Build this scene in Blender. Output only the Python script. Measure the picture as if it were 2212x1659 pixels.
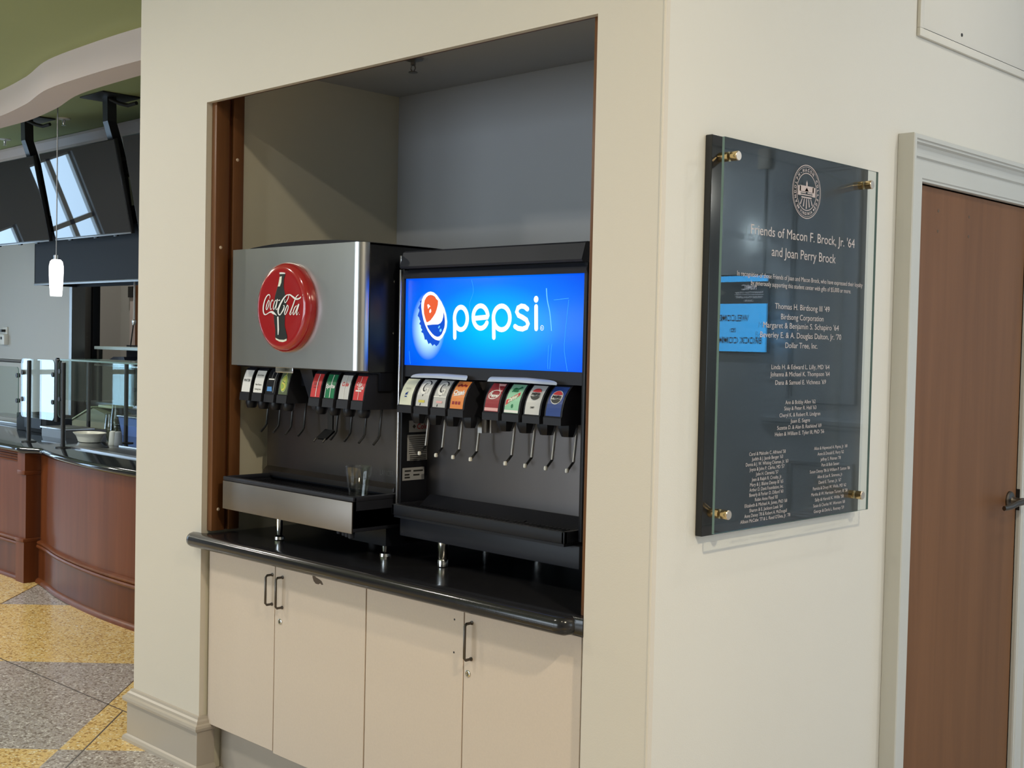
# drink niche with two dispensers, donor plaque and serving counter
import bpy, bmesh, math, random
from mathutils import Vector, Matrix
random.seed(7)
for o in list(bpy.data.objects): bpy.data.objects.remove(o)
SC = bpy.context.scene
COL = SC.collection
R = math.radians
# ------------------------------------------------------------------ camera
def set_camera():
    f, yaw, pit, rol = 2648.6, 0.77775, 0.033495, 0.021629
    fw = Vector((-math.sin(yaw)*math.cos(pit), math.cos(yaw)*math.cos(pit), -math.sin(pit)))
    rt = Vector((math.cos(yaw), math.sin(yaw), 0)); up = rt.cross(fw)
    r = rt*math.cos(rol)+up*math.sin(rol); u = -rt*math.sin(rol)+up*math.cos(rol)
    cam = bpy.data.cameras.new('camera'); o = bpy.data.objects.new('camera', cam); COL.objects.link(o)
    m = Matrix.Identity(4)
    for i in range(3): m[i][0], m[i][1], m[i][2] = r[i], u[i], -fw[i]
    m.translation = (1.866, -2.4, 1.607); o.matrix_world = m
    cam.sensor_fit = 'HORIZONTAL'; cam.sensor_width = 36.0; cam.lens = f/2212*36
    cam.clip_start = .05; cam.clip_end = 100
    SC.camera = o
set_camera()
# ------------------------------------------------------------------ world, exposure, daylight
SC.view_settings.view_transform = 'Standard'; SC.view_settings.look = 'None'
SC.view_settings.gamma = 1; SC.view_settings.use_curve_mapping = False
SC.view_settings.exposure = 0.0
W = bpy.data.worlds.new('world'); SC.world = W; W.use_nodes = True
W.node_tree.nodes['Background'].inputs[0].default_value = (.62, .78, 1, 1)
W.node_tree.nodes['Background'].inputs[1].default_value = 1.0
def area(name, loc, target, sx, sy, power, col, spread=180):
    l = bpy.data.lights.new(name, 'AREA'); l.shape = 'RECTANGLE'; l.size = sx; l.size_y = sy
    l.energy = power; l.color = col; l.spread = R(spread)
    o = bpy.data.objects.new(name, l); COL.objects.link(o); o.location = loc
    o.rotation_euler = (Vector(target)-Vector(loc)).to_track_quat('-Z', 'Y').to_euler()
    return o
DAY = (.80, .91, 1.0)
WARM = (1.0, .86, .62)
NEUT = (1.0, .95, .86)
area('daylight_far', (-13.5, -.3, 1.7), (0, -.3, 1.7), 5.0, 3.4, 420, (.50, .74, 1.0))   # sky outside the far windows
area('daylight_south', (-4.0, -9.4, 1.9), (-4.0, 0, 1.9), 6.4, 3.4, 480, DAY)            # sky outside the big glazing behind
area('daylight_east', (6.9, 1.5, 1.9), (0, 1.5, 1.6), 5.0, 3.0, 120, DAY)                # sky outside unseen corridor glazing, put in to light the plaque wall
LAMPS = [  # unseen ceiling downlights, some added for brightness: x, y, z, watts, colour
 (.45, -1.75, 3.25, 10, WARM), (-1.6, -1.75, 3.25, 14, NEUT), (-3.6, -1.9, 3.25, 32, NEUT), (-5.8, -.6, 3.25, 48, NEUT),
 (1.10, 1.60, 3.45, 9, NEUT), (3.9, 2.6, 3.45, 45, NEUT), (-7.6, -1.9, 3.25, 60, NEUT), (-9.8, -.6, 3.25, 60, NEUT),
 (2.2, -1.2, 3.45, 85, WARM), (4.9, 5.5, 3.45, 55, DAY), (-11.2, 4.4, 3.56, 30, NEUT)]  # corridor-end and kitchen lamps added to brighten the mirrored wall and dark opening
# ------------------------------------------------------------------ materials
COKE=[[[-0.0607,0.0303,0.0007],[-0.058,0.0367,0.0011],[-0.061,0.0423,0.0014],[-0.0688,0.0436,0.0016],[-0.0792,0.0389,0.002],[-0.0889,0.0289,0.0025],[-0.0964,0.0158,0.0029],[-0.1003,0.0027,0.0032],[-0.1007,-0.0095,0.0031],[-0.0961,-0.0206,0.0025],[-0.0875,-0.0247,0.0016],[-0.0759,-0.0227,0.0012],[-0.0619,-0.0177,0.0015],[-0.0479,-0.0157,0.0025],[-0.0384,-0.0181,0.0037],[-0.0285,-0.0213,0.0027],[-0.0152,-0.0274,0.0006]],[[-0.0655,0.0251,0.0012],[-0.0734,0.0167,0.0017],[-0.0798,0.0046,0.0021],[-0.0817,-0.0045,0.0017],[-0.078,-0.0079,0.001],[-0.0718,-0.0031,0.0015],[-0.065,0.0085,0.0018],[-0.0618,0.0196,0.0015],[-0.0655,0.0251,0.0012]],[[-0.0394,0.022,0.0017],[-0.0416,0.0261,0.0009],[-0.0478,0.0221,0.0015],[-0.0538,0.0105,0.0021],[-0.055,-0.0006,0.0021],[-0.0513,-0.0076,0.0011],[-0.0444,-0.0036,0.0007]],[[-0.02,0.0243,0.001],[-0.0262,0.0213,0.0015],[-0.0329,0.0103,0.0018],[-0.036,-0.0017,0.0018],[-0.0324,-0.0073,0.001],[-0.0263,-0.0017,0.0012],[-0.0189,0.0102,0.0015],[-0.0151,0.0232,0.0015],[-0.0111,0.0266,0.0015],[-0.0162,0.0102,0.0017],[-0.02,-0.0027,0.0016],[-0.0164,-0.0082,0.0009],[-0.0075,-0.0018,0.0006]],[[-0.0054,0.0231,0.0012],[0.0021,0.0241,0.0015]],[[0.0315,0.0258,0.001],[0.0297,0.0183,0.0012],[0.0359,0.0162,0.0012],[0.0445,0.0237,0.0015],[0.0517,0.0345,0.0015],[0.0502,0.041,0.0012],[0.042,0.0411,0.0015],[0.0286,0.0337,0.0022],[0.0139,0.02,0.0029],[0.0013,0.0041,0.0034],[-0.006,-0.0098,0.0037],[-0.0043,-0.0218,0.0025],[0.0048,-0.0254,0.0015],[0.0156,-0.0168,0.002],[0.0256,-0.0059,0.0025],[0.0287,0.004,0.0017],[0.0242,0.0064,0.001]],[[0.0481,0.0422,0.001],[0.0576,0.0421,0.0017],[0.0692,0.0376,0.0022],[0.0801,0.032,0.0025],[0.0922,0.0272,0.0022],[0.1069,0.0286,0.002],[0.1193,0.0347,0.0015],[0.129,0.042,0.0004]],[[0.0463,0.0074,0.0012],[0.0391,-0.002,0.002],[0.0326,-0.0139,0.0022],[0.0308,-0.0218,0.0017],[0.0349,-0.0248,0.001],[0.0409,-0.0189,0.0015],[0.0481,-0.008,0.0018],[0.0512,0.0019,0.0015],[0.0463,0.0074,0.0012]],[[0.1039,0.0415,0.0009],[0.0947,0.0366,0.0015],[0.0863,0.0253,0.002],[0.0751,0.0037,0.0022],[0.0645,-0.014,0.0022],[0.06,-0.0219,0.0017],[0.0641,-0.0254,0.0011],[0.0726,-0.0169,0.0007]],[[0.0955,0.0052,0.001],[0.087,-0.0003,0.0016],[0.0799,-0.012,0.0018],[0.0775,-0.0219,0.0017],[0.0809,-0.0254,0.001],[0.0881,-0.018,0.0015],[0.0958,-0.0062,0.0016],[0.1028,0.0065,0.0017],[0.1074,0.009,0.0016],[0.0999,-0.0082,0.0018],[0.0949,-0.0219,0.0017],[0.0983,-0.0254,0.001],[0.1061,-0.016,0.0006]]]
BOTTLE=[[-0.0103,0.123],[0.0062,0.1244],[0.0241,0.1221],[0.0237,0.1113],[0.0172,0.0975],[0.0179,0.0697],[0.0253,0.0517],[0.0343,0.0318],[0.0382,0.0119],[0.0354,-0.0079],[0.0306,-0.0218],[0.0295,-0.0436],[0.0283,-0.0615],[0.0339,-0.0793],[0.0401,-0.0971],[0.0382,-0.113],[0.0195,-0.1183],[-0.0046,-0.1166],[-0.0256,-0.1099],[-0.0293,-0.1019],[-0.0272,-0.0758],[-0.0324,-0.0518],[-0.0355,-0.0277],[-0.0371,-0.0056],[-0.0342,0.0164],[-0.0289,0.0404],[-0.0191,0.0643],[-0.0126,0.0782],[-0.0103,0.0981],[-0.0078,0.106]]
BCAP=[[-0.0103,0.123],[0.0062,0.1244],[0.0241,0.1221],[0.0236,0.1132],[-0.0093,0.1136]]
BNECK=[[-0.007,0.104],[0.005,0.1057],[0.0045,0.0838],[-0.0027,0.071],[-0.0148,0.0712],[-0.0116,0.0802]]
BHL=[[-0.0138,-0.0317],[-0.0052,-0.0317],[-0.004,-0.0756],[-0.008,-0.0937],[-0.0129,-0.0937]]
BFOOT=[[-0.0275,-0.1039],[-0.0048,-0.11],[0.0227,-0.1103],[0.038,-0.1061],[0.0375,-0.113],[0.0195,-0.1183],[-0.0046,-0.1166],[-0.0249,-0.1103]]
PEP=[[[-0.088,0.012],[-0.0885,0.0045],[-0.0903,-0.0025],[-0.0935,-0.0089],[-0.0977,-0.0142],[-0.1029,-0.0182],[-0.1087,-0.0207],[-0.115,-0.0216],[-0.1213,-0.0208],[-0.1273,-0.0184],[-0.1328,-0.0144],[-0.1374,-0.0091],[-0.141,-0.0027],[-0.1433,0.0044],[-0.1442,0.0119],[-0.1437,0.0194],[-0.1418,0.0265],[-0.1386,0.0329],[-0.1343,0.0382],[-0.1291,0.0422],[-0.1232,0.0446],[-0.117,0.0454],[-0.1107,0.0446],[-0.1047,0.0421],[-0.0993,0.0381],[-0.0947,0.0328],[-0.0912,0.0264],[-0.0889,0.0194],[-0.088,0.012]],[[-0.1432,0.0074],[-0.1412,-0.0456]],[[-0.0612,0.0117],[-0.0006,0.0159],[-0.0008,0.0187],[-0.002,0.0248],[-0.0043,0.0306],[-0.0075,0.0359],[-0.0116,0.0404],[-0.0164,0.0441],[-0.0218,0.0468],[-0.0275,0.0484],[-0.0333,0.0488],[-0.0391,0.0481],[-0.0446,0.0462],[-0.0497,0.0432],[-0.0541,0.0393],[-0.0578,0.0345],[-0.0605,0.029],[-0.0621,0.023],[-0.0626,0.0168],[-0.0621,0.0106],[-0.0604,0.0045],[-0.0577,-0.0011],[-0.054,-0.0062],[-0.0496,-0.0104],[-0.0445,-0.0137],[-0.0389,-0.0159],[-0.0331,-0.017],[-0.0273,-0.0169],[-0.0216,-0.0157],[-0.0163,-0.0133],[-0.0115,-0.0099],[-0.0074,-0.0056],[-0.0042,-0.0005]],[[0.0898,0.0136],[0.0892,0.0061],[0.087,-0.0011],[0.0832,-0.0076],[0.0781,-0.013],[0.0719,-0.0171],[0.0648,-0.0196],[0.0574,-0.0206],[0.0499,-0.0198],[0.0426,-0.0173],[0.0361,-0.0132],[0.0306,-0.0078],[0.0263,-0.0013],[0.0236,0.0059],[0.0225,0.0136],[0.0231,0.0212],[0.0254,0.0285],[0.0293,0.035],[0.0345,0.0404],[0.0408,0.0444],[0.0479,0.0469],[0.0553,0.0478],[0.0628,0.0469],[0.07,0.0443],[0.0765,0.0402],[0.0819,0.0348],[0.0861,0.0284],[0.0887,0.0212],[0.0898,0.0136]],[[0.0235,0.0077],[0.0259,-0.0435]],[[0.1586,0.0387],[0.1473,0.0455],[0.1345,0.0473],[0.1215,0.0422],[0.1167,0.0308],[0.1242,0.0208],[0.1403,0.0151],[0.1555,0.008],[0.1626,-0.0033],[0.157,-0.0133],[0.1413,-0.0182],[0.1233,-0.0163],[0.1111,-0.0107]],[[0.1924,0.0453],[0.1947,-0.0167]]]
PDOT=[0.1918,0.0658]
PREG=[0.217,-0.0143]
PWHITE=[[-0.2537,0.0937],[-0.2393,0.0908],[-0.2248,0.0824],[-0.204,0.0626],[-0.1893,0.0422],[-0.1807,0.0233],[-0.1761,0.0018],[-0.1776,-0.0144],[-0.1832,-0.0292],[-0.1967,-0.0469],[-0.2066,-0.0532],[-0.2167,-0.0553],[-0.229,-0.0528],[-0.2414,-0.0468],[-0.254,-0.0367],[-0.2647,-0.0259],[-0.2755,-0.0095],[-0.2843,0.007],[-0.2911,0.0262],[-0.2954,0.0455],[-0.2957,0.0578],[-0.2933,0.0688],[-0.2864,0.0797],[-0.2762,0.0872],[-0.266,0.0918]]
PRED=[[-0.2534,0.0835],[-0.2431,0.082],[-0.2328,0.0778],[-0.2265,0.0709],[-0.2182,0.0654],[-0.2189,0.0532],[-0.2235,0.0397],[-0.2293,0.0275],[-0.2392,0.0166],[-0.2512,0.0057],[-0.2634,0.0002],[-0.2695,0.0001],[-0.2761,0.0125],[-0.2817,0.0262],[-0.2836,0.0399],[-0.2826,0.0564],[-0.2798,0.0673],[-0.2718,0.0768],[-0.2637,0.0815]]
PBLUE=[[-0.2672,-0.0094],[-0.2426,-0.0073],[-0.2161,-0.0065],[-0.2061,-0.003],[-0.1982,0.0044],[-0.1936,0.0166],[-0.1926,0.0315],[-0.1887,0.0207],[-0.1858,0.0058],[-0.1858,-0.0077],[-0.1876,-0.0158],[-0.1933,-0.0266],[-0.1991,-0.0361],[-0.209,-0.043],[-0.2191,-0.0445],[-0.2314,-0.0412],[-0.2418,-0.0352],[-0.2502,-0.0285],[-0.2565,-0.0231],[-0.2629,-0.0163]]
PCRIMP=[[-0.2933,0.0688],[-0.2985,0.0661],[-0.3037,0.0641],[-0.2993,0.0579],[-0.3054,0.051],[-0.3108,0.0435],[-0.3057,0.04],[-0.3049,0.0345],[-0.3099,0.0262],[-0.3122,0.0193],[-0.3049,0.0138],[-0.3031,0.0083],[-0.2987,0.0028],[-0.3044,-0.0055],[-0.2967,-0.0096],[-0.2961,-0.0179],[-0.2896,-0.0233],[-0.2946,-0.0302],[-0.2851,-0.0343],[-0.2808,-0.0425],[-0.2767,-0.0541],[-0.269,-0.0533],[-0.2637,-0.0601],[-0.2593,-0.0676],[-0.2522,-0.0633],[-0.246,-0.0667],[-0.2407,-0.0727],[-0.2326,-0.0671],[-0.2233,-0.0731],[-0.2143,-0.0675],[-0.2075,-0.0579],[-0.2167,-0.0553],[-0.229,-0.0528],[-0.2414,-0.0468],[-0.254,-0.0367],[-0.2647,-0.0259],[-0.2755,-0.0095],[-0.2843,0.007],[-0.2911,0.0262],[-0.2954,0.0455],[-0.2957,0.0578]]
PHI=[[[-0.267,0.0535],[-0.2608,0.0549],[-0.2524,0.048],[-0.2585,0.0453],[-0.2629,0.0405]],[[-0.2562,0.0371],[-0.2501,0.0411],[-0.2478,0.033],[-0.2528,0.0275],[-0.257,0.0302]],[[-0.2158,-0.016],[-0.2099,-0.0098],[-0.2068,-0.0125],[-0.2117,-0.02]],[[-0.2085,-0.0227],[-0.2016,-0.0186],[-0.1984,-0.0253],[-0.2043,-0.0301],[-0.209,-0.0274]]]
PSCR=[[[0.2301,0.0962],[0.2342,0.064],[0.2447,0.0305],[0.2503,-0.0029],[0.2532,-0.0224]],[[0.2438,-0.0615],[0.2414,-0.1091],[0.2428,-0.1286]],[[0.2558,-0.0585],[0.2516,-0.0948],[0.2496,-0.1284]],[[0.3149,0.0633],[0.302,-0.0578],[0.309,-0.1045],[0.3154,-0.1319]],[[0.2589,0.0633],[0.3148,0.0674]],[[-0.3499,-0.0901],[-0.343,-0.1307]],[[-0.0732,0.1262],[-0.0644,0.0905],[-0.0806,0.0551],[-0.0734,0.0313]]]
PGLOW=[-0.2351,0.0152]
MATS = {}
def nd(nt, t, **k):
    n = nt.nodes.new(t)
    for a, b in k.items(): setattr(n, a, b)
    return n
def principled(name):
    m = bpy.data.materials.new(name); m.use_nodes = True
    b = m.node_tree.nodes['Principled BSDF']; MATS[name] = m
    return m, m.node_tree, b
def mat(name, col, rough=.5, metal=0, var=.0, scale=8, bump=0, bscale=200, spec=.5, coat=0, stretch=None, var2=None):
    """plain surface: base colour with soft procedural variation and fine relief"""
    m, nt, b = principled(name)
    c = tuple(col)+(1,)
    b.inputs['Roughness'].default_value = rough; b.inputs['Metallic'].default_value = metal
    b.inputs['Specular IOR Level'].default_value = spec
    if coat: b.inputs['Coat Weight'].default_value = coat; b.inputs['Coat Roughness'].default_value = .08
    b.inputs['Base Color'].default_value = c
    if var or bump:
        tc = nd(nt, 'ShaderNodeTexCoord')
        mp = nd(nt, 'ShaderNodeMapping'); nt.links.new(tc.outputs['Object'], mp.inputs[0])
        if stretch: mp.inputs['Scale'].default_value = stretch
    if var:
        n = nd(nt, 'ShaderNodeTexNoise'); n.inputs['Scale'].default_value = scale; n.inputs['Detail'].default_value = 4
        nt.links.new(mp.outputs[0], n.inputs['Vector'])
        mx = nd(nt, 'ShaderNodeMix', data_type='RGBA'); nt.links.new(n.outputs[0], mx.inputs[0])
        lo = tuple(x*(1-var) for x in col); hi = tuple(min(1, x*(1+var)) for x in col)
        if var2: hi = var2
        mx.inputs[6].default_value = lo+(1,); mx.inputs[7].default_value = tuple(hi)+(1,)
        nt.links.new(mx.outputs[2], b.inputs['Base Color'])
    if bump:
        n2 = nd(nt, 'ShaderNodeTexNoise'); n2.inputs['Scale'].default_value = bscale; n2.inputs['Detail'].default_value = 3
        nt.links.new(mp.outputs[0], n2.inputs['Vector'])
        bp = nd(nt, 'ShaderNodeBump'); bp.inputs['Strength'].default_value = bump; bp.inputs['Distance'].default_value = .002
        nt.links.new(n2.outputs[0], bp.inputs['Height']); nt.links.new(bp.outputs[0], b.inputs['Normal'])
    return m
def wood(name, c1, c2, rough=.35, axis='Z', scale=1.0, coat=0):
    m, nt, b = principled(name)
    tc = nd(nt, 'ShaderNodeTexCoord'); mp = nd(nt, 'ShaderNodeMapping')
    s = {'Z': (14, 14, .8), 'X': (.8, 14, 14), 'Y': (14, .8, 14)}[axis]
    mp.inputs['Scale'].default_value = tuple(x*scale for x in s)
    nt.links.new(tc.outputs['Object'], mp.inputs[0])
    n = nd(nt, 'ShaderNodeTexNoise'); n.inputs['Scale'].default_value = 1.6; n.inputs['Detail'].default_value = 7; n.inputs['Roughness'].default_value = .6
    n.inputs['Distortion'].default_value = .4
    nt.links.new(mp.outputs[0], n.inputs['Vector'])
    cr = nd(nt, 'ShaderNodeValToRGB'); cr.color_ramp.elements[0].position = .3; cr.color_ramp.elements[1].position = .72
    cr.color_ramp.elements[0].color = tuple(c1)+(1,); cr.color_ramp.elements[1].color = tuple(c2)+(1,)
    nt.links.new(n.outputs[0], cr.inputs[0]); nt.links.new(cr.outputs[0], b.inputs['Base Color'])
    b.inputs['Roughness'].default_value = rough; b.inputs['Specular IOR Level'].default_value = .3
    if coat: b.inputs['Coat Weight'].default_value = coat; b.inputs['Coat Roughness'].default_value = .15
    return m
def glass(name, tint=(1, 1, 1), rough=0.0, ior=1.5):
    """clear pane: refractive glass, with straight-through shadow rays handled by the shader being thin and smooth"""
    m, nt, b = principled(name)
    b.inputs['Base Color'].default_value = tuple(tint)+(1,)
    b.inputs['Roughness'].default_value = rough; b.inputs['IOR'].default_value = ior
    b.inputs['Transmission Weight'].default_value = 1
    return m
def thinglass(name, tint=(.93, .97, .96), f0=1.5):
    """thin pane: transparent body with fresnel reflection, so light passes through it"""
    m, nt, b = principled(name); nt.nodes.remove(b)
    out = nt.nodes['Material Output']
    lw = nd(nt, 'ShaderNodeLayerWeight'); lw.inputs['Blend'].default_value = .5
    pw = nd(nt, 'ShaderNodeMath', operation='POWER'); pw.inputs[1].default_value = 5; nt.links.new(lw.outputs['Facing'], pw.inputs[0])
    fr = nd(nt, 'ShaderNodeMath', operation='MULTIPLY_ADD'); k = ((f0-1)/(f0+1))**2; fr.inputs[1].default_value = 1-k; fr.inputs[2].default_value = k
    nt.links.new(pw.outputs[0], fr.inputs[0])
    tr = nd(nt, 'ShaderNodeBsdfTransparent'); tr.inputs[0].default_value = tuple(tint)+(1,)
    gl = nd(nt, 'ShaderNodeBsdfGlossy'); gl.inputs['Roughness'].default_value = .0
    mx = nd(nt, 'ShaderNodeMixShader')
    nt.links.new(fr.outputs[0], mx.inputs[0]); nt.links.new(tr.outputs[0], mx.inputs[1]); nt.links.new(gl.outputs[0], mx.inputs[2])
    nt.links.new(mx.outputs[0], out.inputs[0])
    return m
def emit(name, col, s):
    m, nt, b = principled(name)
    b.inputs['Base Color'].default_value = (0, 0, 0, 1)
    b.inputs['Emission Color'].default_value = tuple(col)+(1,); b.inputs['Emission Strength'].default_value = s
    b.inputs['Roughness'].default_value = .25
    return m
def srgb(r, g, b):
    f = lambda c: (c/255/12.92) if c/255 <= .04045 else ((c/255+.055)/1.055)**2.4
    return (f(r), f(g), f(b))
mat('paint', (.67, .615, .53), .55, var=.03, scale=1.5, bump=.12, bscale=260)
mat('paint_side', (.68, .66, .60), .55, var=.03, scale=1.5, bump=.12, bscale=260)
mat('paint_niche_side', (.66, .62, .50), .6, var=.04, scale=2, bump=.1, bscale=200)
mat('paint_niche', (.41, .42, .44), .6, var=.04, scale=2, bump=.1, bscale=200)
mat('trim_paint', (.46, .405, .345), .32, var=.03, scale=3)
mat('casing_paint', (.55, .56, .535), .35, var=.03, scale=3)
mat('green_paint', (.34, .39, .175), .7, var=.05, scale=1)
mat('room_paint', (.34, .33, .31), .6, var=.03, scale=1)
mat('fascia_paint', (.66, .57, .55), .6, var=.03, scale=1)
mat('grey_paint', (.50, .50, .48), .6, var=.03, scale=1)
mat('blue_grey_paint', (.46, .53, .60), .5, var=.03, scale=1)
mat('white_ceiling', (.75, .75, .72), .8)
wood('jamb_wood', (.125, .048, .017), (.20, .083, .031), .35)
wood('door_wood', (.145, .064, .026), (.20, .092, .040), .42, scale=.55)
wood('counter_wood', (.110, .029, .009), (.172, .051, .017), .38, scale=.5)
wood('counter_wood_dark', (.080, .021, .0065), (.132, .036, .011), .35, scale=.6)
mat('laminate', (.67, .56, .46), .45, var=.05, scale=160, bump=.05, bscale=500)
mat('black_stone', (.016, .016, .019), .17, var=.3, scale=60, spec=.5)
mat('granite', (.012, .014, .018), .08, var=.4, scale=120)
mat('black_plastic', (.008, .009, .014), .42, spec=.3)
mat('side_panel', (.006, .007, .011), .30)
mat('steel_tray', (.27, .24, .215), .46, 1, var=.12, scale=5)
mat('lever_steel', (.92, .91, .89), .5, 1)
mat('valve_plastic', (.018, .019, .026), .45, spec=.3)
mat('dark_plastic', (.018, .020, .030), .5, spec=.3)
mat('black_metal', (.012, .012, .013), .4)
mat('hood_metal', (.018, .022, .030), .65, spec=.25)
mat('steel', (.62, .62, .61), .30, 1, var=.20, scale=3.5, stretch=(1, 1, .35), bump=.02, bscale=60)
mat('steel_splash', (.18, .165, .163), .30, 1, var=.16, scale=4, stretch=(1, 1, .3))
mat('chrome', (.75, .75, .74), .12, 1)
mat('aluminium', (.80, .80, .82), .3, 1)
mat('dark_steel', (.24, .23, .22), .35, 1)
mat('brass', (.80, .58, .30), .22, 1, var=.05, scale=80)
mat('brass_face', (.80, .66, .52), .3, 1)
mat('bronze', (.13, .115, .10), .38, 1)
mat('hinge_black', (.015, .015, .015), .45)
mat('white_plastic', (.72, .71, .67), .4)
mat('white_ceramic', (.80, .77, .68), .25)
mat('rubber', (.012, .012, .012), .7)
mat('screen_black', (.026, .028, .034), .015)
mat('screen_edge', (.02, .02, .022), .3)
mat('plaque_black', (.010, .012, .015), .18)
mat('etch', (.52, .46, .44), .6)
mat('etch_seal', (.50, .42, .40), .6)
mat('olive_plastic', (.24, .26, .18), .5)
mat('blue_plastic', (.12, .22, .55), .35)
mat('pale_green', (.45, .50, .34), .5)
mat('teal_edge', (.52, .66, .68), .3)
mat('red_enamel', (.37, .016, .020), .16, coat=.6)
mat('white_print', (.85, .84, .82), .4)
mat('cream_print', (.78, .80, .66), .4)
mat('black_print', (.02, .02, .02), .45)
mat('cola_brown', (.018, .008, .008), .3)
mat('bottle_dark', (.03, .035, .035), .25)
mat('red_print', (.62, .045, .05), .4)
mat('dark_red_print', (.30, .02, .03), .4)
mat('green_print', (.015, .20, .085), .35)
mat('lime_print', (.30, .42, .06), .4)
mat('yellow_print', (.70, .62, .12), .4)
mat('grey_print', (.52, .52, .52), .4)
mat('silver_print', (.62, .62, .62), .35)
mat('orange_print', (.80, .27, .07), .4)
mat('pink_print', (.80, .45, .45), .4)
mat('mint_print', (.30, .62, .42), .4)
mat('navy_print', (.02, .06, .28), .35)
mat('blue_print', (.10, .28, .62), .4)
mat('olive_print', (.10, .13, .07), .4)
mat('cap_screw', (.62, .48, .36), .35)
mat('chip_brown', (.12, .085, .06), .8)
mat('sticker_grey', (.34, .35, .38), .5)
mat('film', (.52, .58, .70), .25)
thinglass('pane', (.90, .95, .94))
thinglass('plaque_glass', (.95, .975, .97))
thinglass('clear_plastic', (.95, .96, .96), 1.65)
mat('glass_edge', (.13, .22, .21), .15)
emit('lamp_glow', (1, .97, .90), 4.0)
emit('pendant_glow', (1, .98, .95), 2.6)
emit('sign_blue', srgb(58, 176, 255), 7.0)
emit('sign_dark', srgb(30, 48, 66), 1.5)
emit('sign_text', srgb(10, 40, 80), .8)
emit('sign_white', (.85, .88, 1), 3.0)
emit('panel_white', (1, 1, 1), 1.25)
emit('panel_orange', srgb(240, 98, 52), 1.0)
emit('panel_blue', srgb(0, 82, 214), 1.0)
emit('panel_ice', srgb(120, 215, 255), 1.0)
emit('panel_scratch', srgb(60, 175, 255), 1.0)
def panel_print():
    """backlit print: blue field with a cyan burst behind the wordmark and a white halo behind the cap"""
    m, nt, b = principled('panel_print')
    tc = nd(nt, 'ShaderNodeTexCoord')
    def burst(cx, cz, sx, sz):
        mp = nd(nt, 'ShaderNodeMapping'); mp.vector_type = 'TEXTURE'
        mp.inputs['Location'].default_value = (cx, 0, cz); mp.inputs['Scale'].default_value = (sx, 10, sz)
        nt.links.new(tc.outputs['Object'], mp.inputs[0])
        g = nd(nt, 'ShaderNodeTexGradient'); g.gradient_type = 'SPHERICAL'; nt.links.new(mp.outputs[0], g.inputs[0]); return g
    g1 = burst(.02, .77, .46, .21)
    g2 = burst(PGLOW[0]-.028, PGLOW[1]+.765-.012, .078, .105)
    cr = nd(nt, 'ShaderNodeValToRGB'); e = cr.color_ramp.elements
    e[0].position = 0; e[0].color = srgb(0, 82, 235)+(1,)
    e[1].position = .85; e[1].color = srgb(0, 190, 245)+(1,)
    k = e.new(.4); k.color = srgb(0, 118, 245)+(1,)
    nt.links.new(g1.outputs[0], cr.inputs[0])
    cr2 = nd(nt, 'ShaderNodeValToRGB'); e = cr2.color_ramp.elements
    e[0].position = .0; e[0].color = (0, 0, 0, 1); e[1].position = .55; e[1].color = (1, 1, 1, 1)
    nt.links.new(g2.outputs[0], cr2.inputs[0])
    mx = nd(nt, 'ShaderNodeMix', data_type='RGBA'); nt.links.new(cr2.outputs[0], mx.inputs[0])
    nt.links.new(cr.outputs[0], mx.inputs[6]); mx.inputs[7].default_value = srgb(205, 255, 255)+(1,)
    b.inputs['Base Color'].default_value = (0, .01, .04, 1); b.inputs['Roughness'].default_value = .25; b.inputs['Specular IOR Level'].default_value = .15
    nt.links.new(mx.outputs[2], b.inputs['Emission Color']); b.inputs['Emission Strength'].default_value = 1.1
def terrazzo(name, base, chips):
    m, nt, b = principled(name)
    tc = nd(nt, 'ShaderNodeTexCoord')
    wn = nd(nt, 'ShaderNodeTexNoise'); wn.inputs['Scale'].default_value = 60
    nt.links.new(tc.outputs['Object'], wn.inputs['Vector'])
    ad = nd(nt, 'ShaderNodeMix', data_type='RGBA'); ad.blend_type = 'ADD'; ad.inputs[0].default_value = .012
    nt.links.new(tc.outputs['Object'], ad.inputs[6]); nt.links.new(wn.outputs[1], ad.inputs[7])
    v = nd(nt, 'ShaderNodeTexVoronoi'); v.inputs['Scale'].default_value = 95; nt.links.new(ad.outputs[2], v.inputs['Vector'])
    v2 = nd(nt, 'ShaderNodeTexVoronoi'); v2.feature = 'DISTANCE_TO_EDGE'; v2.inputs['Scale'].default_value = 95; nt.links.new(ad.outputs[2], v2.inputs['Vector'])
    sep = nd(nt, 'ShaderNodeSeparateColor'); nt.links.new(v.outputs['Color'], sep.inputs[0])
    cr = nd(nt, 'ShaderNodeValToRGB'); cr.color_ramp.interpolation = 'CONSTANT'
    e = cr.color_ramp.elements; e[0].position = 0; e[0].color = chips[0]+(1,)
    e[1].position = .2; e[1].color = chips[1]+(1,)
    for p, c in ((.45, chips[2]), (.7, chips[3]), (.88, chips[4])):
        k = e.new(p); k.color = c+(1,)
    nt.links.new(sep.outputs[0], cr.inputs[0])
    mr = nd(nt, 'ShaderNodeMapRange'); mr.inputs[1].default_value = .02; mr.inputs[2].default_value = .16
    nt.links.new(v2.outputs[0], mr.inputs[0])
    mx = nd(nt, 'ShaderNodeMix', data_type='RGBA'); nt.links.new(mr.outputs[0], mx.inputs[0])
    mx.inputs[6].default_value = base+(1,); nt.links.new(cr.outputs[0], mx.inputs[7])
    nt.links.new(mx.outputs[2], b.inputs['Base Color']); b.inputs['Roughness'].default_value = .16
    return m
terrazzo('terrazzo_yellow', (.66, .45, .16), [(.38, .22, .07), (.80, .56, .22), (.88, .68, .33), (.82, .60, .25), (.90, .83, .58)])
terrazzo('terrazzo_grey', (.34, .30, .27), [(.21, .17, .15), (.43, .39, .36), (.55, .51, .48), (.48, .45, .45), (.76, .73, .70)])
panel_print()
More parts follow.
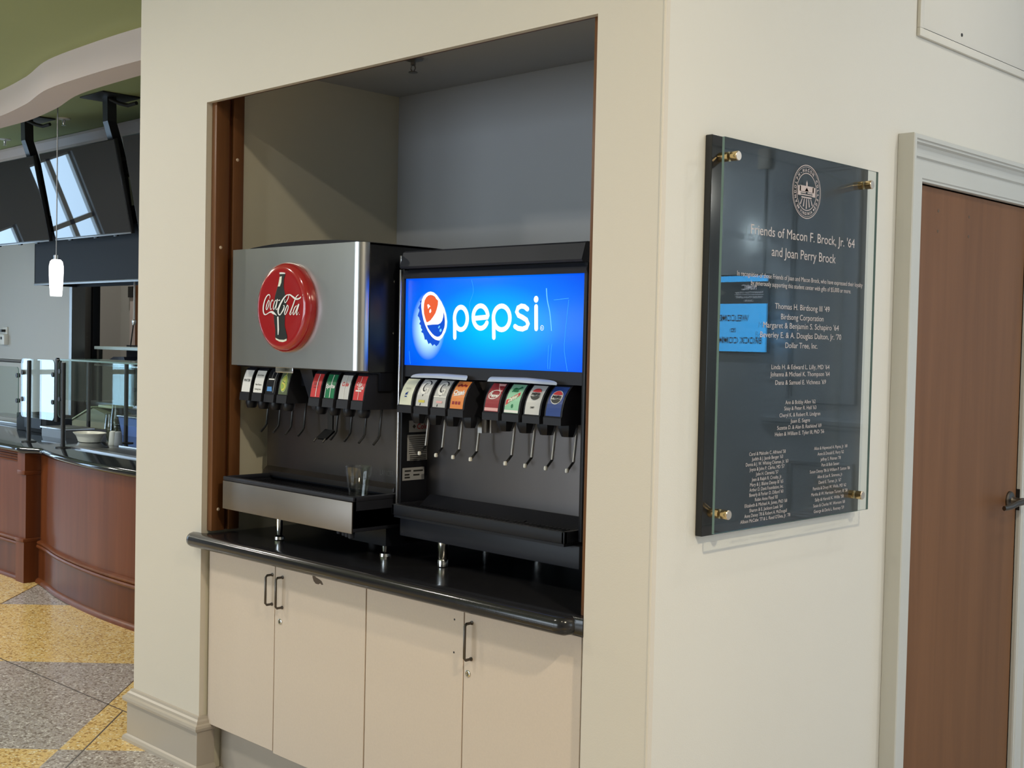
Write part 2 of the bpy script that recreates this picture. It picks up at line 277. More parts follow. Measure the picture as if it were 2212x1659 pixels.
# ------------------------------------------------------------------ mesh and object helpers
class MB:
    def __init__(s): s.v = []; s.f = []; s.m = []; s.s = []
    def add(s, vs, fs, m=0, smooth=False):
        o = len(s.v); s.v += [tuple(p) for p in vs]
        for f in fs: s.f.append([i+o for i in f]); s.m.append(m); s.s.append(smooth)
        return s
    def box(s, x0, x1, y0, y1, z0, z1, bev=0, m=0, seg=2):
        x0, x1 = min(x0, x1), max(x0, x1); y0, y1 = min(y0, y1), max(y0, y1); z0, z1 = min(z0, z1), max(z0, z1)
        vs = [(x, y, z) for x in (x0, x1) for y in (y0, y1) for z in (z0, z1)]
        fs = [(0, 1, 3, 2), (4, 6, 7, 5), (0, 4, 5, 1), (2, 3, 7, 6), (0, 2, 6, 4), (1, 5, 7, 3)]
        if not bev: return s.add(vs, fs, m)
        bm = bmesh.new(); bv = [bm.verts.new(p) for p in vs]
        for f in fs: bm.faces.new([bv[i] for i in f])
        bmesh.ops.bevel(bm, geom=list(bm.edges), offset=bev, segments=seg, profile=.5, affect='EDGES', clamp_overlap=True)
        bm.verts.index_update()
        s.add([v.co[:] for v in bm.verts], [[v.index for v in f.verts] for f in bm.faces], m, True); bm.free(); return s
    def prism(s, poly, axis, a0, a1, m=0, smooth=False, caps=True):
        """poly: 2-D outline; axis 'x': (y,z) 'y': (x,z) 'z': (x,y)"""
        def P(p, a): return (a, p[0], p[1]) if axis == 'x' else (p[0], a, p[1]) if axis == 'y' else (p[0], p[1], a)
        n = len(poly); vs = [P(p, a0) for p in poly]+[P(p, a1) for p in poly]
        s.add(vs, [(i, (i+1) % n, n+(i+1) % n, n+i) for i in range(n)], m, smooth)
        if caps: s.add(vs, [list(range(n))[::-1], list(range(n, 2*n))], m)
        return s
    def lathe(s, prof, c=(0, 0, 0), axis='z', n=24, m=0, smooth=True, arc=(0, 2*math.pi)):
        """prof: (radius, height) pairs"""
        vs = []; full = abs(arc[1]-arc[0]-2*math.pi) < 1e-6; k = n if full else n+1
        for r, h in prof:
            for i in range(k):
                a = arc[0]+(arc[1]-arc[0])*i/n; u, w = r*math.cos(a), r*math.sin(a)
                p = (u, w, h) if axis == 'z' else (u, h, w) if axis == 'y' else (h, u, w)
                vs.append((p[0]+c[0], p[1]+c[1], p[2]+c[2]))
        fs = []
        for j in range(len(prof)-1):
            for i in range(n):
                a, b = j*k+i, j*k+(i+1) % k
                fs.append((a, b, b+k, a+k))
        s.add(vs, fs, m, smooth)
        if full:
            for j in (0, len(prof)-1):
                if prof[j][0] > 1e-6: s.add(vs[j*k:(j+1)*k], [list(range(k))], m)
        return s
    def tube(s, pts, r, n=10, m=0, caps=True, flat=1.0):
        pts = [Vector(p) for p in pts]; rs = r if isinstance(r, (list, tuple)) else [r]*len(pts)
        rings = []; prev = None
        for i, p in enumerate(pts):
            t = (pts[min(i+1, len(pts)-1)]-pts[max(i-1, 0)]).normalized()
            if prev is None:
                a = Vector((0, 0, 1)) if abs(t.z) < .9 else Vector((1, 0, 0)); nx = t.cross(a).normalized()
            else:
                nx = (prev-t*prev.dot(t)).normalized()
            prev = nx; ny = t.cross(nx)
            rings.append([p+(nx*math.cos(2*math.pi*k/n)+ny*math.sin(2*math.pi*k/n)*flat)*rs[i] for k in range(n)])
        vs = [q for rg in rings for q in rg]
        fs = [(i*n+k, i*n+(k+1) % n, (i+1)*n+(k+1) % n, (i+1)*n+k) for i in range(len(pts)-1) for k in range(n)]
        s.add(vs, fs, m, True)
        if caps: s.add(rings[0], [list(range(n))], m); s.add(rings[-1], [list(range(n))], m)
        return s
    def loft(s, rows, m=0, smooth=True, closed=False):
        k = len(rows[0]); vs = [p for r in rows for p in r]; fs = []
        for j in range(len(rows)-1):
            for i in range(k if closed else k-1):
                a, b = j*k+i, j*k+(i+1) % k
                fs.append((a, b, b+k, a+k))
        return s.add(vs, fs, m, smooth)
    def poly(s, pts, m=0): return s.add(pts, [list(range(len(pts)))], m)
    def map(s, fn, start=0): s.v = s.v[:start]+[tuple(fn(p)) for p in s.v[start:]]; return s
    def mesh(s, name, mats, origin=(0, 0, 0), recalc=True, inv=None):
        me = bpy.data.meshes.new(name)
        vs = [(p[0]-origin[0], p[1]-origin[1], p[2]-origin[2]) for p in s.v]
        if inv is not None: vs = [tuple(inv @ Vector(p)) for p in s.v]
        me.from_pydata(vs, [], s.f)
        for q in ([mats] if isinstance(mats, str) else mats): me.materials.append(MATS[q])
        me.polygons.foreach_set('material_index', s.m); me.polygons.foreach_set('use_smooth', s.s)
        if recalc:
            bm = bmesh.new(); bm.from_mesh(me); bmesh.ops.remove_doubles(bm, verts=bm.verts, dist=1e-6)
            bmesh.ops.recalc_face_normals(bm, faces=bm.faces); bm.to_mesh(me); bm.free()
        me.update()
        if any(s.s): me.set_sharp_from_angle(angle=R(38))
        return me
WM = {}
def link(o, parent=None):
    COL.objects.link(o)
    if parent is not None: o.parent = parent
    return o
def thing(name, label, cat, loc=(0, 0, 0), group=None, rot=None):
    o = bpy.data.objects.new(name, None); o.empty_display_size = .05; link(o)
    o.location = loc
    M = Matrix.Translation(loc)
    if rot is not None: o.rotation_euler = rot.to_euler(); M = M @ rot.to_4x4()
    WM[o] = M
    return tag(o, label, cat, group)
def tag(o, label=None, cat=None, group=None, kind=None):
    if label: o['label'] = label
    if cat: o['category'] = cat
    if group: o['group'] = group
    if kind: o['kind'] = kind
    return o
def build(mb, name, mats, parent=None, label=None, recalc=True, local=False):
    """mb in world coordinates (or the parent's own ones when local)"""
    if parent is None:
        c = [sum(p[i] for p in mb.v)/len(mb.v) for i in (0, 1)]+[min(p[2] for p in mb.v)]
        me = mb.mesh(name, mats, c, recalc); o = bpy.data.objects.new(name, me); link(o); o.location = c
        WM[o] = Matrix.Translation(c)
    else:
        inv = None if local else WM[parent].inverted()
        me = mb.mesh(name, mats, (0, 0, 0), recalc, inv); o = bpy.data.objects.new(name, me); link(o, parent)
        WM[o] = WM[parent].copy()
    if label: o['label'] = label
    return o
def struct(mb, name, mats, label=None):
    o = build(mb, name, mats); o['kind'] = 'structure'
    if label: o['label'] = label
    return o
def put(me, name, parent, loc, label=None):
    o = bpy.data.objects.new(name, me); link(o, parent); o.location = loc
    WM[o] = WM[parent] @ Matrix.Translation(loc)
    if label: o['label'] = label
    return o
def dup(root, loc, label, group=None):
    def cp(o, parent):
        c = o.copy(); COL.objects.link(c); c.parent = parent
        for ch in o.children: cp(ch, c)
        return c
    c = cp(root, None); c.location = loc; c['label'] = label
    if group: c['group'] = group
    WM[c] = Matrix.Translation(loc)
    return c
# ---- flat printing
TXT = {}
def text_geo(s, res=3, bold=0.0, shear=0.0):
    key = (s, res, bold, shear)
    if key in TXT: return TXT[key]
    cu = bpy.data.curves.new('t', 'FONT'); cu.body = s; cu.resolution_u = res; cu.offset = bold; cu.shear = shear
    cu.fill_mode = 'FRONT'
    o = bpy.data.objects.new('t', cu); COL.objects.link(o)
    dg = bpy.context.evaluated_depsgraph_get(); me = o.evaluated_get(dg).to_mesh()
    vs = [(v.co.x, v.co.y) for v in me.vertices]; fs = [tuple(p.vertices) for p in me.polygons]
    o.evaluated_get(dg).to_mesh_clear()
    bpy.data.objects.remove(o); bpy.data.curves.remove(cu)
    TXT[key] = (vs, fs); return vs, fs
def text(mb, s, fn, cx, cy, h, w=None, m=0, res=3, bold=0.0, shear=0.0, wscale=1.0):
    """print s centred on (cx,cy) of a surface fn(u,v)->point; h = cap height, w = total width"""
    vs, fs = text_geo(s, res, bold, shear)
    if not vs: return
    x0 = min(p[0] for p in vs); x1 = max(p[0] for p in vs)
    k = h/.70; kx = (w/(x1-x0)) if w else k*wscale
    mb.add([fn(cx+(p[0]-(x0+x1)/2)*kx, cy+(p[1]-.35)*k) for p in vs], fs, m)
def stroke(mb, pts, fn, m=0, w=None, closed=False, cap=6):
    """ribbon along (u,v[,width]) points, round ended"""
    P = [Vector((p[0], p[1])) for p in pts]; Wd = [(p[2] if len(p) > 2 else w) for p in pts]
    n = len(P); L = []; Rr = []
    for i in range(n):
        if closed: t = P[(i+1) % (n-1)]-P[(i-1) % (n-1)]
        else: t = P[min(i+1, n-1)]-P[max(i-1, 0)]
        if t.length < 1e-9: t = Vector((1, 0))
        t.normalize(); nn = Vector((-t.y, t.x))*Wd[i]/2
        L.append(P[i]+nn); Rr.append(P[i]-nn)
    for i in range(n-1):
        mb.add([fn(*L[i]), fn(*L[i+1]), fn(*Rr[i+1]), fn(*Rr[i])], [(0, 1, 2, 3)], m)
    if cap:
        for i in ((0, n-1) if not closed else ()):
            disc(mb, P[i][0], P[i][1], Wd[i]/2, fn, m, 10)
def smooth_pts(pts, k=3):
    """Catmull-Rom through the points"""
    out = []; n = len(pts)
    for i in range(n-1):
        p0, p1, p2, p3 = pts[max(i-1, 0)], pts[i], pts[i+1], pts[min(i+2, n-1)]
        for j in range(k):
            t = j/k
            out.append(tuple(.5*(2*b+(c-a)*t+(2*a-5*b+4*c-d)*t*t+(3*b-a-3*c+d)*t**3) for a, b, c, d in zip(p0, p1, p2, p3)))
    out.append(tuple(pts[-1])); return out
def disc(mb, u, v, r, fn, m=0, n=20, ry=None):
    ry = ry or r
    mb.poly([fn(u+r*math.cos(2*math.pi*i/n), v+ry*math.sin(2*math.pi*i/n)) for i in range(n)], m)
def fill(mb, pts, fn, m=0): mb.poly([fn(p[0], p[1]) for p in pts], m)
def bez(pts, n=6):
    return pts
# ================================================================== THE SETTING
XL, XR, HZ, WL = -2.082, -.217, 2.455, -2.567       # niche opening and left end of the front wall
HZC = 3.25
# floor: base slab, terrazzo fields at 45 degrees with metal divider strips
fl = struct(MB().box(-13.2, 6.6, -9.2, 8, -.12, -.004), 'floor', 'terrazzo_grey')
D45 = 1.784; S2 = math.sqrt(2)
def field(i, j):   # i along (Y-X), j along (X+Y)
    p0, p1 = 2.377+i*D45, 2.377+(i+1)*D45; q0, q1 = -2.915+j*D45, -2.915+(j+1)*D45
    return [((q-p)/2, (q+p)/2) for p, q in ((p0, q0), (p0, q1), (p1, q1), (p1, q0))]
cells = []
for i in range(-3, 7):
    for j in range(-6, 5):
        P = field(i, j); cx = sum(p[0] for p in P)/4; cy = sum(p[1] for p in P)/4
        if -9.6 < cx < 2.2 and -4.2 < cy < 2.2: cells.append((i, j, P, cx, cy))
for i, j, P, cx, cy in cells:
    if (cx > -2.4 and cy > .55) or cy > 1.15: continue   # those under the walls and the counter
    o = build(MB().prism(P, 'z', -.004, 0), 'terrazzo_panel', 'terrazzo_yellow' if (i+j) % 2 == 0 else 'terrazzo_grey', fl)
    o['label'] = ('yellow' if (i+j) % 2 == 0 else 'grey')+' terrazzo field'
def strip(a, b, w=.006):
    a, b = Vector(a), Vector(b); t = (b-a).normalized(); n = Vector((-t.y, t.x))*w/2
    build(MB().prism([tuple(a+n), tuple(b+n), tuple(b-n), tuple(a-n)], 'z', -.003, .0006), 'divider_strip', 'dark_steel', fl)
strip((-7.5, .02), (-2.62, .162)); strip((-2.94, .153), (-1.2, -1.55)); strip((-3.5, .582), (-2.96, .045), .004)

# front wall with the opening (drywall skin), niche shell behind it
w = MB()
w.box(WL, XL, 0, .02, 0, HZC); w.box(XL, XR, 0, .02, HZ, HZC); w.box(XR, 0, 0, .02, 0, HZC)
struct(w, 'wall_front', 'paint', 'cream front wall around the drink niche')
struct(MB().box(WL, XL, .02, 1.05, 0, HZC), 'wall_niche_left', 'paint_niche_side')
struct(MB().box(XL, -.16, .905, 1.05, 0, HZC), 'wall_niche_back', 'paint_niche')
struct(MB().box(XL, -.16, .05, .905, 2.615, 2.7), 'ceiling_niche', 'paint_niche')
# wall to the right, with the doorway
DY0, DY1, DZ = 1.335, 2.21, 2.152
w = MB(); w.box(-.16, 0, .02, DY0, 0, 3.45); w.box(-.16, 0, DY1, 6.5, 0, 3.45); w.box(-.16, 0, DY0, DY1, DZ, 3.45)
w.box(-.20, -.16, .02, 1.05, 0, 3.2)
struct(w, 'wall_right', 'paint_side', 'off-white wall with the donor plaque and the door')
w = MB(); w.tube([(0, 0, .17), (0, 0, HZC)], .004, 8); struct(w, 'trim_1', 'paint', 'rounded corner bead where the two walls meet')

# baseboards: tall painted board, cap moulding, shoe
PROF = [(0, 0), (-.032, 0), (-.032, .012), (-.026, .022), (-.018, .026), (-.018, .150), (-.030, .158), (-.033, .168), (-.030, .177), (-.020, .181), (-.018, .190), (-.011, .196), (-.008, .204), (0, .206)]
def sweep(mb, path, m=0):
    """profile (out,z) swept along floor path [(x,y,nx,ny)] with mitres given by the offset directions"""
    rows = [[(x-o*nx, y-o*ny, z) for (o, z) in PROF] for x, y, nx, ny in path]
    mb.loft(list(zip(*rows)), m, False)
    return mb
struct(sweep(MB(), [(WL, .9, -1, 0), (WL, 0, -1, -1), (XL, 0, 1, -1), (XL, .055, 1, 0)]), 'baseboard_front', 'trim_paint', 'tall beige baseboard under the left end of the front wall')
struct(sweep(MB(), [(XR, .055, -1, 0), (XR, 0, -1, -1), (0, 0, 1, -1), (0, 1.19, 1, 0)]), 'baseboard_right', 'trim_paint')

# wooden shutter guides round the opening
def jamb(n, mb, label, screws=()):
    o = struct(mb, n, 'jamb_wood', label)
    for (x, y, z) in screws:
        build(MB().lathe([(0, .004), (.004, .0035), (.0065, 0)], (x, y, z), 'x', 12), 'cover_cap', 'cap_screw', o)
    return o
jamb('trim_2', MB().box(XL, -2.050, .022, .078, .893, HZ+.02, .003), 'outer wooden shutter guide at the left of the niche', [(-2.050, .046, 1.932), (-2.050, .05, .972)])
jamb('trim_3', MB().box(XL, -2.050, .094, .140, .893, HZ+.12, .003), 'inner wooden shutter guide at the left of the niche', [(-2.050, .112, 2.258)])
struct(MB().box(XL, -2.070, .078, .094, .893, HZ+.02), 'trim_4', 'counter_wood_dark')
jamb('trim_5', MB().box(-.249, XR+.002, .024, .075, .893, HZ+.02, .003), 'wooden shutter guide at the right of the niche')
struct(MB().box(XL, XR, .024, .045, HZ+.006, HZ+.16), 'trim_6', 'counter_wood_dark', 'dark wooden head board over the niche opening')
struct(MB().box(XL, XR, .045, .06, HZ+.10, 2.615), 'trim_7', 'paint_niche')

# sprinkler in the niche ceiling
sp = thing('sprinkler_head', 'small dark sprinkler head on the niche ceiling', 'sprinkler', (-1.50, .48, 2.615))
build(MB().lathe([(.036, 2.615), (.034, 2.608), (.018, 2.603), (.010, 2.602)], (-1.50, .48, 0)), 'escutcheon', 'dark_steel', sp)
b = MB(); b.lathe([(.009, 2.603), (.009, 2.590), (.006, 2.588)], (-1.50, .48, 0), n=14)
for a in (0, math.pi): b.tube([(-1.50+.007*math.cos(a), .48+.007*math.sin(a), 2.592), (-1.50+.012*math.cos(a), .48+.012*math.sin(a), 2.578), (-1.50+.004*math.cos(a), .48+.004*math.sin(a), 2.566)], .0022, 6)
build(b, 'frame', 'dark_steel', sp)
build(MB().lathe([(.0, 2.566), (.016, 2.566), (.017, 2.5635), (0, 2.563)], (-1.50, .48, 0), n=16), 'deflector', 'dark_steel', sp)

# ================================================================== COUNTERTOP AND BASE CABINETS
def stone_top():
    """bullnose slab; its front corners are rounded and lap over the wall by a few centimetres"""
    z0, z1 = .840, .890; r = (z1-z0)/2
    out = [(-2.050, .90), (-2.050, .03), (-2.074, .0), (-2.118, -.001), (-2.126, -.012), (-2.124, -.030), (-2.112, -.044), (-2.095, -.048), (-.285, -.048), (-.262, -.044), (-.247, -.030), (-.240, -.008), (-.2175, -.003), (-.2175, .03), (-.2175, .90)]
    rows = []
    def shrink(d):
        res = []
        for k, (x, y) in enumerate(out):
            if 3 <= k <= 11:
                nx = -1 if k < 5 else (1 if k > 9 else 0); ny = -1 if 5 <= k <= 10 else (-.5 if k in (4, 11) else 0)
                l = math.hypot(nx, ny) or 1; res.append((x-nx/l*d, y-ny/l*d))
            else: res.append((x, y))
        return res
    mb = MB()
    for i in range(9):
        a = -math.pi/2+math.pi*i/8
        rows.append([(x, y, (z0+z1)/2+r*math.sin(a)) for x, y in shrink(r*(1-math.cos(a))*.9)])
    mb.loft(rows); n = len(rows[0])
    mb.add(rows[-1], [list(range(n))]); mb.add(rows[0], [list(range(n))])
    for p in mb.v: pass
    mb.v = [(x, y, z+.0045*(x+1.1)) for x, y, z in mb.v]
    return mb
ct = build(stone_top(), 'countertop', 'black_stone')
tag(ct, 'glossy black bullnose countertop across the drink niche', 'countertop')
def pull(par, x, zt, zb, y=.03):
    p = [(x, y, zt), (x, y-.022, zt), (x, y-.028, zt-.006), (x, y-.028, zb+.006), (x, y-.022, zb), (x, y, zb)]
    b = MB().tube(p, .0042, 10)
    for z in (zt, zb): b.lathe([(.006, y), (.006, y-.003), (.0042, y-.004)], (x, 0, z), 'y', 12)
    return build(b, 'handle', 'bronze', par)
def lock(par, x, z, y=.03):
    b = MB().lathe([(.0105, y+.004), (.0105, y-.002), (.0085, y-.0035), (.007, y-.0035), (.0065, y-.001), (0, y-.001)], (x, 0, z), 'y', 20)
    b.add([(x-.0012, y-.0016, z-.005), (x+.0012, y-.0016, z-.005), (x+.0012, y-.0016, z+.005), (x-.0012, y-.0016, z+.005)], [(0, 1, 2, 3)], 1)
    return build(b, 'lock', ['chrome', 'black_print'], par)
def cabinet(x0, xm, x1, label, zb=.170):
    t = thing('base_cabinet', label, 'cabinet', ((x0+x1)/2, .3, 0), 'base cabinets under the niche counter')
    b = MB(); b.box(x0, x1, .052, .60, .172, .832)
    build(b, 'carcass', 'laminate', t)
    build(MB().box(x0+.001, x1-.001, .088, .105, 0, .172), 'toe_kick', 'trim_paint', t)
    d1 = build(MB().box(x0+.002, xm-.0018, .030, .050, zb+.006, .8305, .0012, seg=1), 'door', 'laminate', t)
    d2 = build(MB().box(xm+.0018, x1-.002, .030, .050, zb, .8345, .0012, seg=1), 'door', 'laminate', t)
    return t, d1, d2
c1, d1, d2 = cabinet(-2.074, -1.652, -1.1535, 'beige laminate two-door cabinet under the left half of the counter')
pull(d1, -1.668, .789, .687); pull(d2, -1.607, .789, .685); lock(d2, -1.618, .634)
ch = MB(); pts = [(-1.440, .829), (-1.437, .814), (-1.431, .803), (-1.419, .796), (-1.404, .796), (-1.395, .801), (-1.386, .797), (-1.378, .799), (-1.388, .810), (-1.402, .814), (-1.420, .818), (-1.428, .829)]
ch.prism(pts, 'y', .0297, .032); build(ch, 'chipped_patch', 'chip_brown', d2, 'chipped bare patch at the top edge')
c2, d3, d4 = cabinet(-1.1525, -.701, -.246, 'beige laminate two-door cabinet under the right half of the counter')
pull(d4, -.668, .798, .693); lock(d4, -.680, .648)
for z in (.795, .698): build(MB().lathe([(.0032, .0297), (.0032, .031)], (-.742, 0, z), 'y', 10), 'screw_hole', 'black_print', d3)
struct(MB().box(-.246, XR, .032, .05, 0, .838), 'trim_8', 'paint', 'narrow painted filler strip right of the cabinets')

# ================================================================== DRINK DISPENSERS
def valve_mesh(prof, wd):
    """block of a dispensing valve: side outline (y,z) extruded to the width"""
    b = MB(); n = len(prof)
    bev = .0025
    b.prism(prof, 'x', -wd/2, wd/2)
    return b
def lab_map(path, yoff=.0009):
    """(u across, v along the curved front 0..1) -> local point"""
    L = [0]
    for a, c in zip(path, path[1:]): L.append(L[-1]+math.hypot(c[0]-a[0], c[1]-a[1]))
    T = L[-1]
    def fn(u, v, k=1):
        d = max(0, min(1, v))*T
        for i in range(len(path)-1):
            if d <= L[i+1]+1e-9: break
        t = (d-L[i])/(L[i+1]-L[i]); a, c = path[i], path[i+1]
        ny, nz = -(c[1]-a[1]), (c[0]-a[0]); l = math.hypot(ny, nz)
        return (u, a[0]+(c[0]-a[0])*t+ny/l*yoff*k, a[1]+(c[1]-a[1])*t+nz/l*yoff*k)
    return fn, T
def label(par, path, wd, base, prints, mats):
    """valve label: bent card plus its print"""
    fn, T = lab_map(path); b = MB(); n = 8
    rows = [[fn(-wd/2, i/n), fn(wd/2, i/n)] for i in range(n+1)]
    b.loft(rows, 0, False)
    fn2 = lambda u, v: fn(u, v/T, 1.7)
    fn3 = lambda u, v: fn(u, v/T, 2.3)
    prints(b, fn2, fn3, T, wd)
    me = b.mesh('label', [base]+mats, recalc=False)
    return me
def grid_fill(b, fn, u0, u1, v0, v1, m, n=4):
    b.loft([[fn(u0, v0+(v1-v0)*i/n), fn(u1, v0+(v1-v0)*i/n)] for i in range(n+1)], m, False)
# ------------------------------------------------------------------ left dispenser (steel door, red round emblem)
LX = -1.64
sd1 = thing('drink_dispenser', 'steel-fronted fountain drink dispenser with a round red bottle emblem', 'drink dispenser', (LX, .45, .885))
X0, X1 = -2.02, -1.25
b = MB(); b.box(X0, X1, .245, .80, .985, 1.50, .003); b.box(X0+.03, X1-.005, .27, .80, .930, .990, .003); b.box(X0, X1, .10, .80, 1.50, 1.916, .004)
b.box(-1.45, X1-.005, .19, .80, .925, .99); build(b, 'body', 'side_panel', sd1)
# steel door wrapped round the front right corner
b = MB(); out = [(-1.990, .075), (-1.990, .060)]
for i in range(9):
    a = -math.pi/2+math.pi/2*i/8; out.append((-1.282+.032*math.cos(a), .092+.032*math.sin(a)))
out += [(-1.2505, .098)]
inn = [(x-.0, y+.012) if k < 3 else (x-.006, y+.006) for k, (x, y) in enumerate(out)][::-1]
b.prism(out+inn, 'z', 1.506, 1.9215, smooth=True)
build(b, 'steel_door', 'steel', sd1)
# arched top cover
b = MB(); pr_ = [(-1.99, 1.9215)]+[(-1.99+.735*i/12, 1.9215+.020*math.sin(math.pi*i/12)**.7) for i in range(1, 12)]+[(-1.255, 1.9215)]
b.prism(pr_, 'y', .10, .42, smooth=True); build(b, 'top_cover', 'black_plastic', sd1)
# emblem: domed red disc with bottle and script
EC = (-1.636, 1.711)
em = build(MB().lathe([(.153, .060), (.154, .046), (.150, .034), (.138, .024), (.126, .0225), (.112, .026), (.060, .0225), (0, .0215)], (EC[0], 0, EC[1]), 'y', 64), 'emblem', 'red_enamel', sd1)
F = lambda off: (lambda u, v: (EC[0]+u, .0215+.0045*min(1, (math.hypot(u, v)/.112))**2-off, EC[1]+v))
b = MB(); fill(b, BOTTLE, F(.0012), 0); fill(b, BCAP, F(.0018), 1); fill(b, BNECK, F(.0018), 2); fill(b, BHL, F(.0018), 1); fill(b, BFOOT, F(.0018), 2)
build(b, 'bottle_picture', ['bottle_dark', 'white_print', 'cream_print'], em)
b = MB()
for s in COKE: stroke(b, smooth_pts([(a, c, w_*2.5) for a, c, w_ in s], 4), F(.0028))
disc(b, COKE[-1][-1][0]+.004, COKE[-1][-1][1]-.008, .0016, F(.0028))
build(b, 'script_lettering', 'white_print', em)
# valves
CP = [(.098, 1.4085), (.1005, 1.425), (.1055, 1.450), (.112, 1.470), (.120, 1.487)]
cprof = [(.091, 1.378), (.094, 1.405), (.098, 1.4085)]+CP[1:]+[(.128, 1.495), (.215, 1.495), (.235, 1.486), (.244, 1.465), (.244, 1.378)]
vm = valve_mesh([(y-.17, z-1.40) for y, z in cprof], .060).mesh('valve', 'valve_plastic')
nb = MB(); nb.lathe([(.020, -.020), (.022, -.030), (.018, -.046), (.014, -.050), (0, -.050)], (0, -.045, 0), n=18)
nm = nb.mesh('nozzle', 'black_plastic')
lb = MB(); lb.tube([(0, .030, -.022), (0, .026, -.06), (0, .021, -.112), (0, .015, -.121), (0, -.004, -.140)], .0042, 8); lm = lb.mesh('lever', 'black_metal')
cpath = [(y-.17, z-1.40) for y, z in CP]
def hl(b, fn, T, m, u=.004, w=.0016): grid_fill(b, fn, u-w, u+w, T*.02, T*.98, m)  # highlight stripe painted down the label, over its print
def p_water(b, f2, f3, T, wd): text(b, 'WATER', f2, 0, T*.52, .0095, wd*.80, 1, 2, .02)
def p_out(b, f2, f3, T, wd):
    text(b, 'Out of Order', f2, 0, T*.78, .0062, wd*.74, 1, 2, .01); text(b, 'New Flavors', f2, 0, T*.36, .0062, wd*.70, 1, 2, .01); text(b, 'Coming Soon', f2, 0, T*.16, .0062, wd*.70, 1, 2, .01)
def p_dark(b, f2, f3, T, wd):
    grid_fill(b, f2, -.020, .014, T*.60, T*.66, 1); fill(b, [(-.020, T*.10), (.012, T*.10), (.006, T*.30), (-.020, T*.30)], f2, 2)
    grid_fill(b, f2, -.004, -.0025, T*.68, T*.98, 3); grid_fill(b, f2, .018, .0195, T*.05, T*.95, 3)
def p_lime(b, f2, f3, T, wd):
    disc(b, 0, T*.48, .0195, f2, 1, 24, T*.38); disc(b, 0, T*.48, .0175, f3, 2, 24, T*.35)
    stroke(b, [(.003, T*.92, .003), (0, T*.8, .003)], f3, 3)
    stroke(b, smooth_pts([(.004, T*.74), (-.004, T*.70), (-.004, T*.60), (.005, T*.58), (.004, T*.72)]), f3, 3, .004)
    stroke(b, smooth_pts([(-.009, T*.50), (.002, T*.46), (.008, T*.36), (.004, T*.24), (-.006, T*.20)]), f3, 3, .006)
def p_redblank(b, f2, f3, T, wd):
    text(b, 'SODA', f2, -.002, T*.56, .009, wd*.55, 1, 2, .03); grid_fill(b, f2, -.014, .010, T*.38, T*.42, 1); hl(b, f3, T, 2)
def p_green(b, f2, f3, T, wd):
    text(b, 'Sprite', f2, .0, T*.50, .0135, wd*.92, 1, 2, .03, .2); hl(b, f3, T, 1); grid_fill(b, f3, -.0235, -.0215, T*.02, T*.62, 1)
def p_diet(b, f2, f3, T, wd):
    text(b, 'Coke', f2, 0, T*.62, .014, wd*.66, 1, 2, .03, .3); hl(b, f3, T*1.0, 2, .0, .0012)
def p_red(b, f2, f3, T, wd):
    text(b, 'Coca', f2, -.004, T*.66, .0105, wd*.5, 1, 2, .02, .35); text(b, 'Cola', f2, .006, T*.52, .0125, wd*.56, 1, 2, .02, .35)
    grid_fill(b, f2, -.018, .012, T*.35, T*.41, 1); hl(b, f3, T*.98, 1, .0, .0009)
cl = [('white_print', p_water, ['black_print']), ('white_print', p_out, ['black_print']), ('black_plastic', p_dark, ['white_print', 'blue_print', 'grey_print']),
      ('olive_print', p_lime, ['pale_green', 'lime_print', 'yellow_print']), ('red_print', p_redblank, ['dark_red_print', 'white_print']), ('green_print', p_green, ['white_print']),
      ('silver_print', p_diet, ['red_print', 'white_print']), ('red_print', p_red, ['white_print'])]
cln = ['white label with one black word', 'white paper label over an old one', 'black label with a blue bottle mark', 'dark label with a lime green oval', 'plain red label', 'green label with white word', 'silver label with red word', 'red label with white words']
cx = [-1.955+.0775*k for k in range(4)]+[-1.533+.078*k for k in range(4)]
for k in range(8):
    v = put(vm, 'valve', sd1, (cx[k]-LX, .17-.45, 1.40-.885))
    put(label(v, cpath, .052 if k != 1 else .056, cl[k][0], cl[k][1], cl[k][2]), 'label', v, (0, 0, 0), cln[k])
    put(nm, 'nozzle', v, (0, 0, 0)); put(lm, 'lever', v, (0, 0, 0))
# fascia behind the valves, ice chute with its paddle, steel tab
build(MB().box(X0+.005, X1-.005, .155, .25, 1.44, 1.503), 'fascia', 'black_plastic', sd1)
b = MB(); xc = -1.628; b.loft([[(xc-.040, .13, 1.50), (xc+.030, .13, 1.50), (xc+.030, .24, 1.50), (xc-.040, .24, 1.50)], [(xc-.018, .17, 1.36), (xc+.026, .17, 1.36), (xc+.026, .24, 1.36), (xc-.018, .24, 1.36)]], 0, False, True)
b.poly([(xc-.018, .17, 1.36), (xc+.026, .17, 1.36), (xc+.026, .24, 1.36), (xc-.018, .24, 1.36)])
build(b, 'ice_chute', 'dark_plastic', sd1)
b = MB(); xp = -1.578
b.box(xp-.014, xp+.014, .197, .203, 1.285, 1.375)
b.loft([[(xp-.028, .198, 1.292), (xp+.028, .198, 1.292)], [(xp-.030, .160, 1.262), (xp+.026, .160, 1.262)]], 0, False)
b.loft([[(xp-.028, .203, 1.288), (xp+.028, .203, 1.288)], [(xp-.030, .164, 1.257), (xp+.026, .164, 1.257)]], 0, False)
for dx in (-.030, .022): b.tube([(xp+dx+.002, .16, 1.262), (xp+dx, .150, 1.250)], .0035, 6)
build(b, 'ice_paddle', 'black_metal', sd1)
build(MB().box(-1.735, -1.632, .075, .079, 1.486, 1.508, .001), 'steel_tab', 'chrome', sd1)
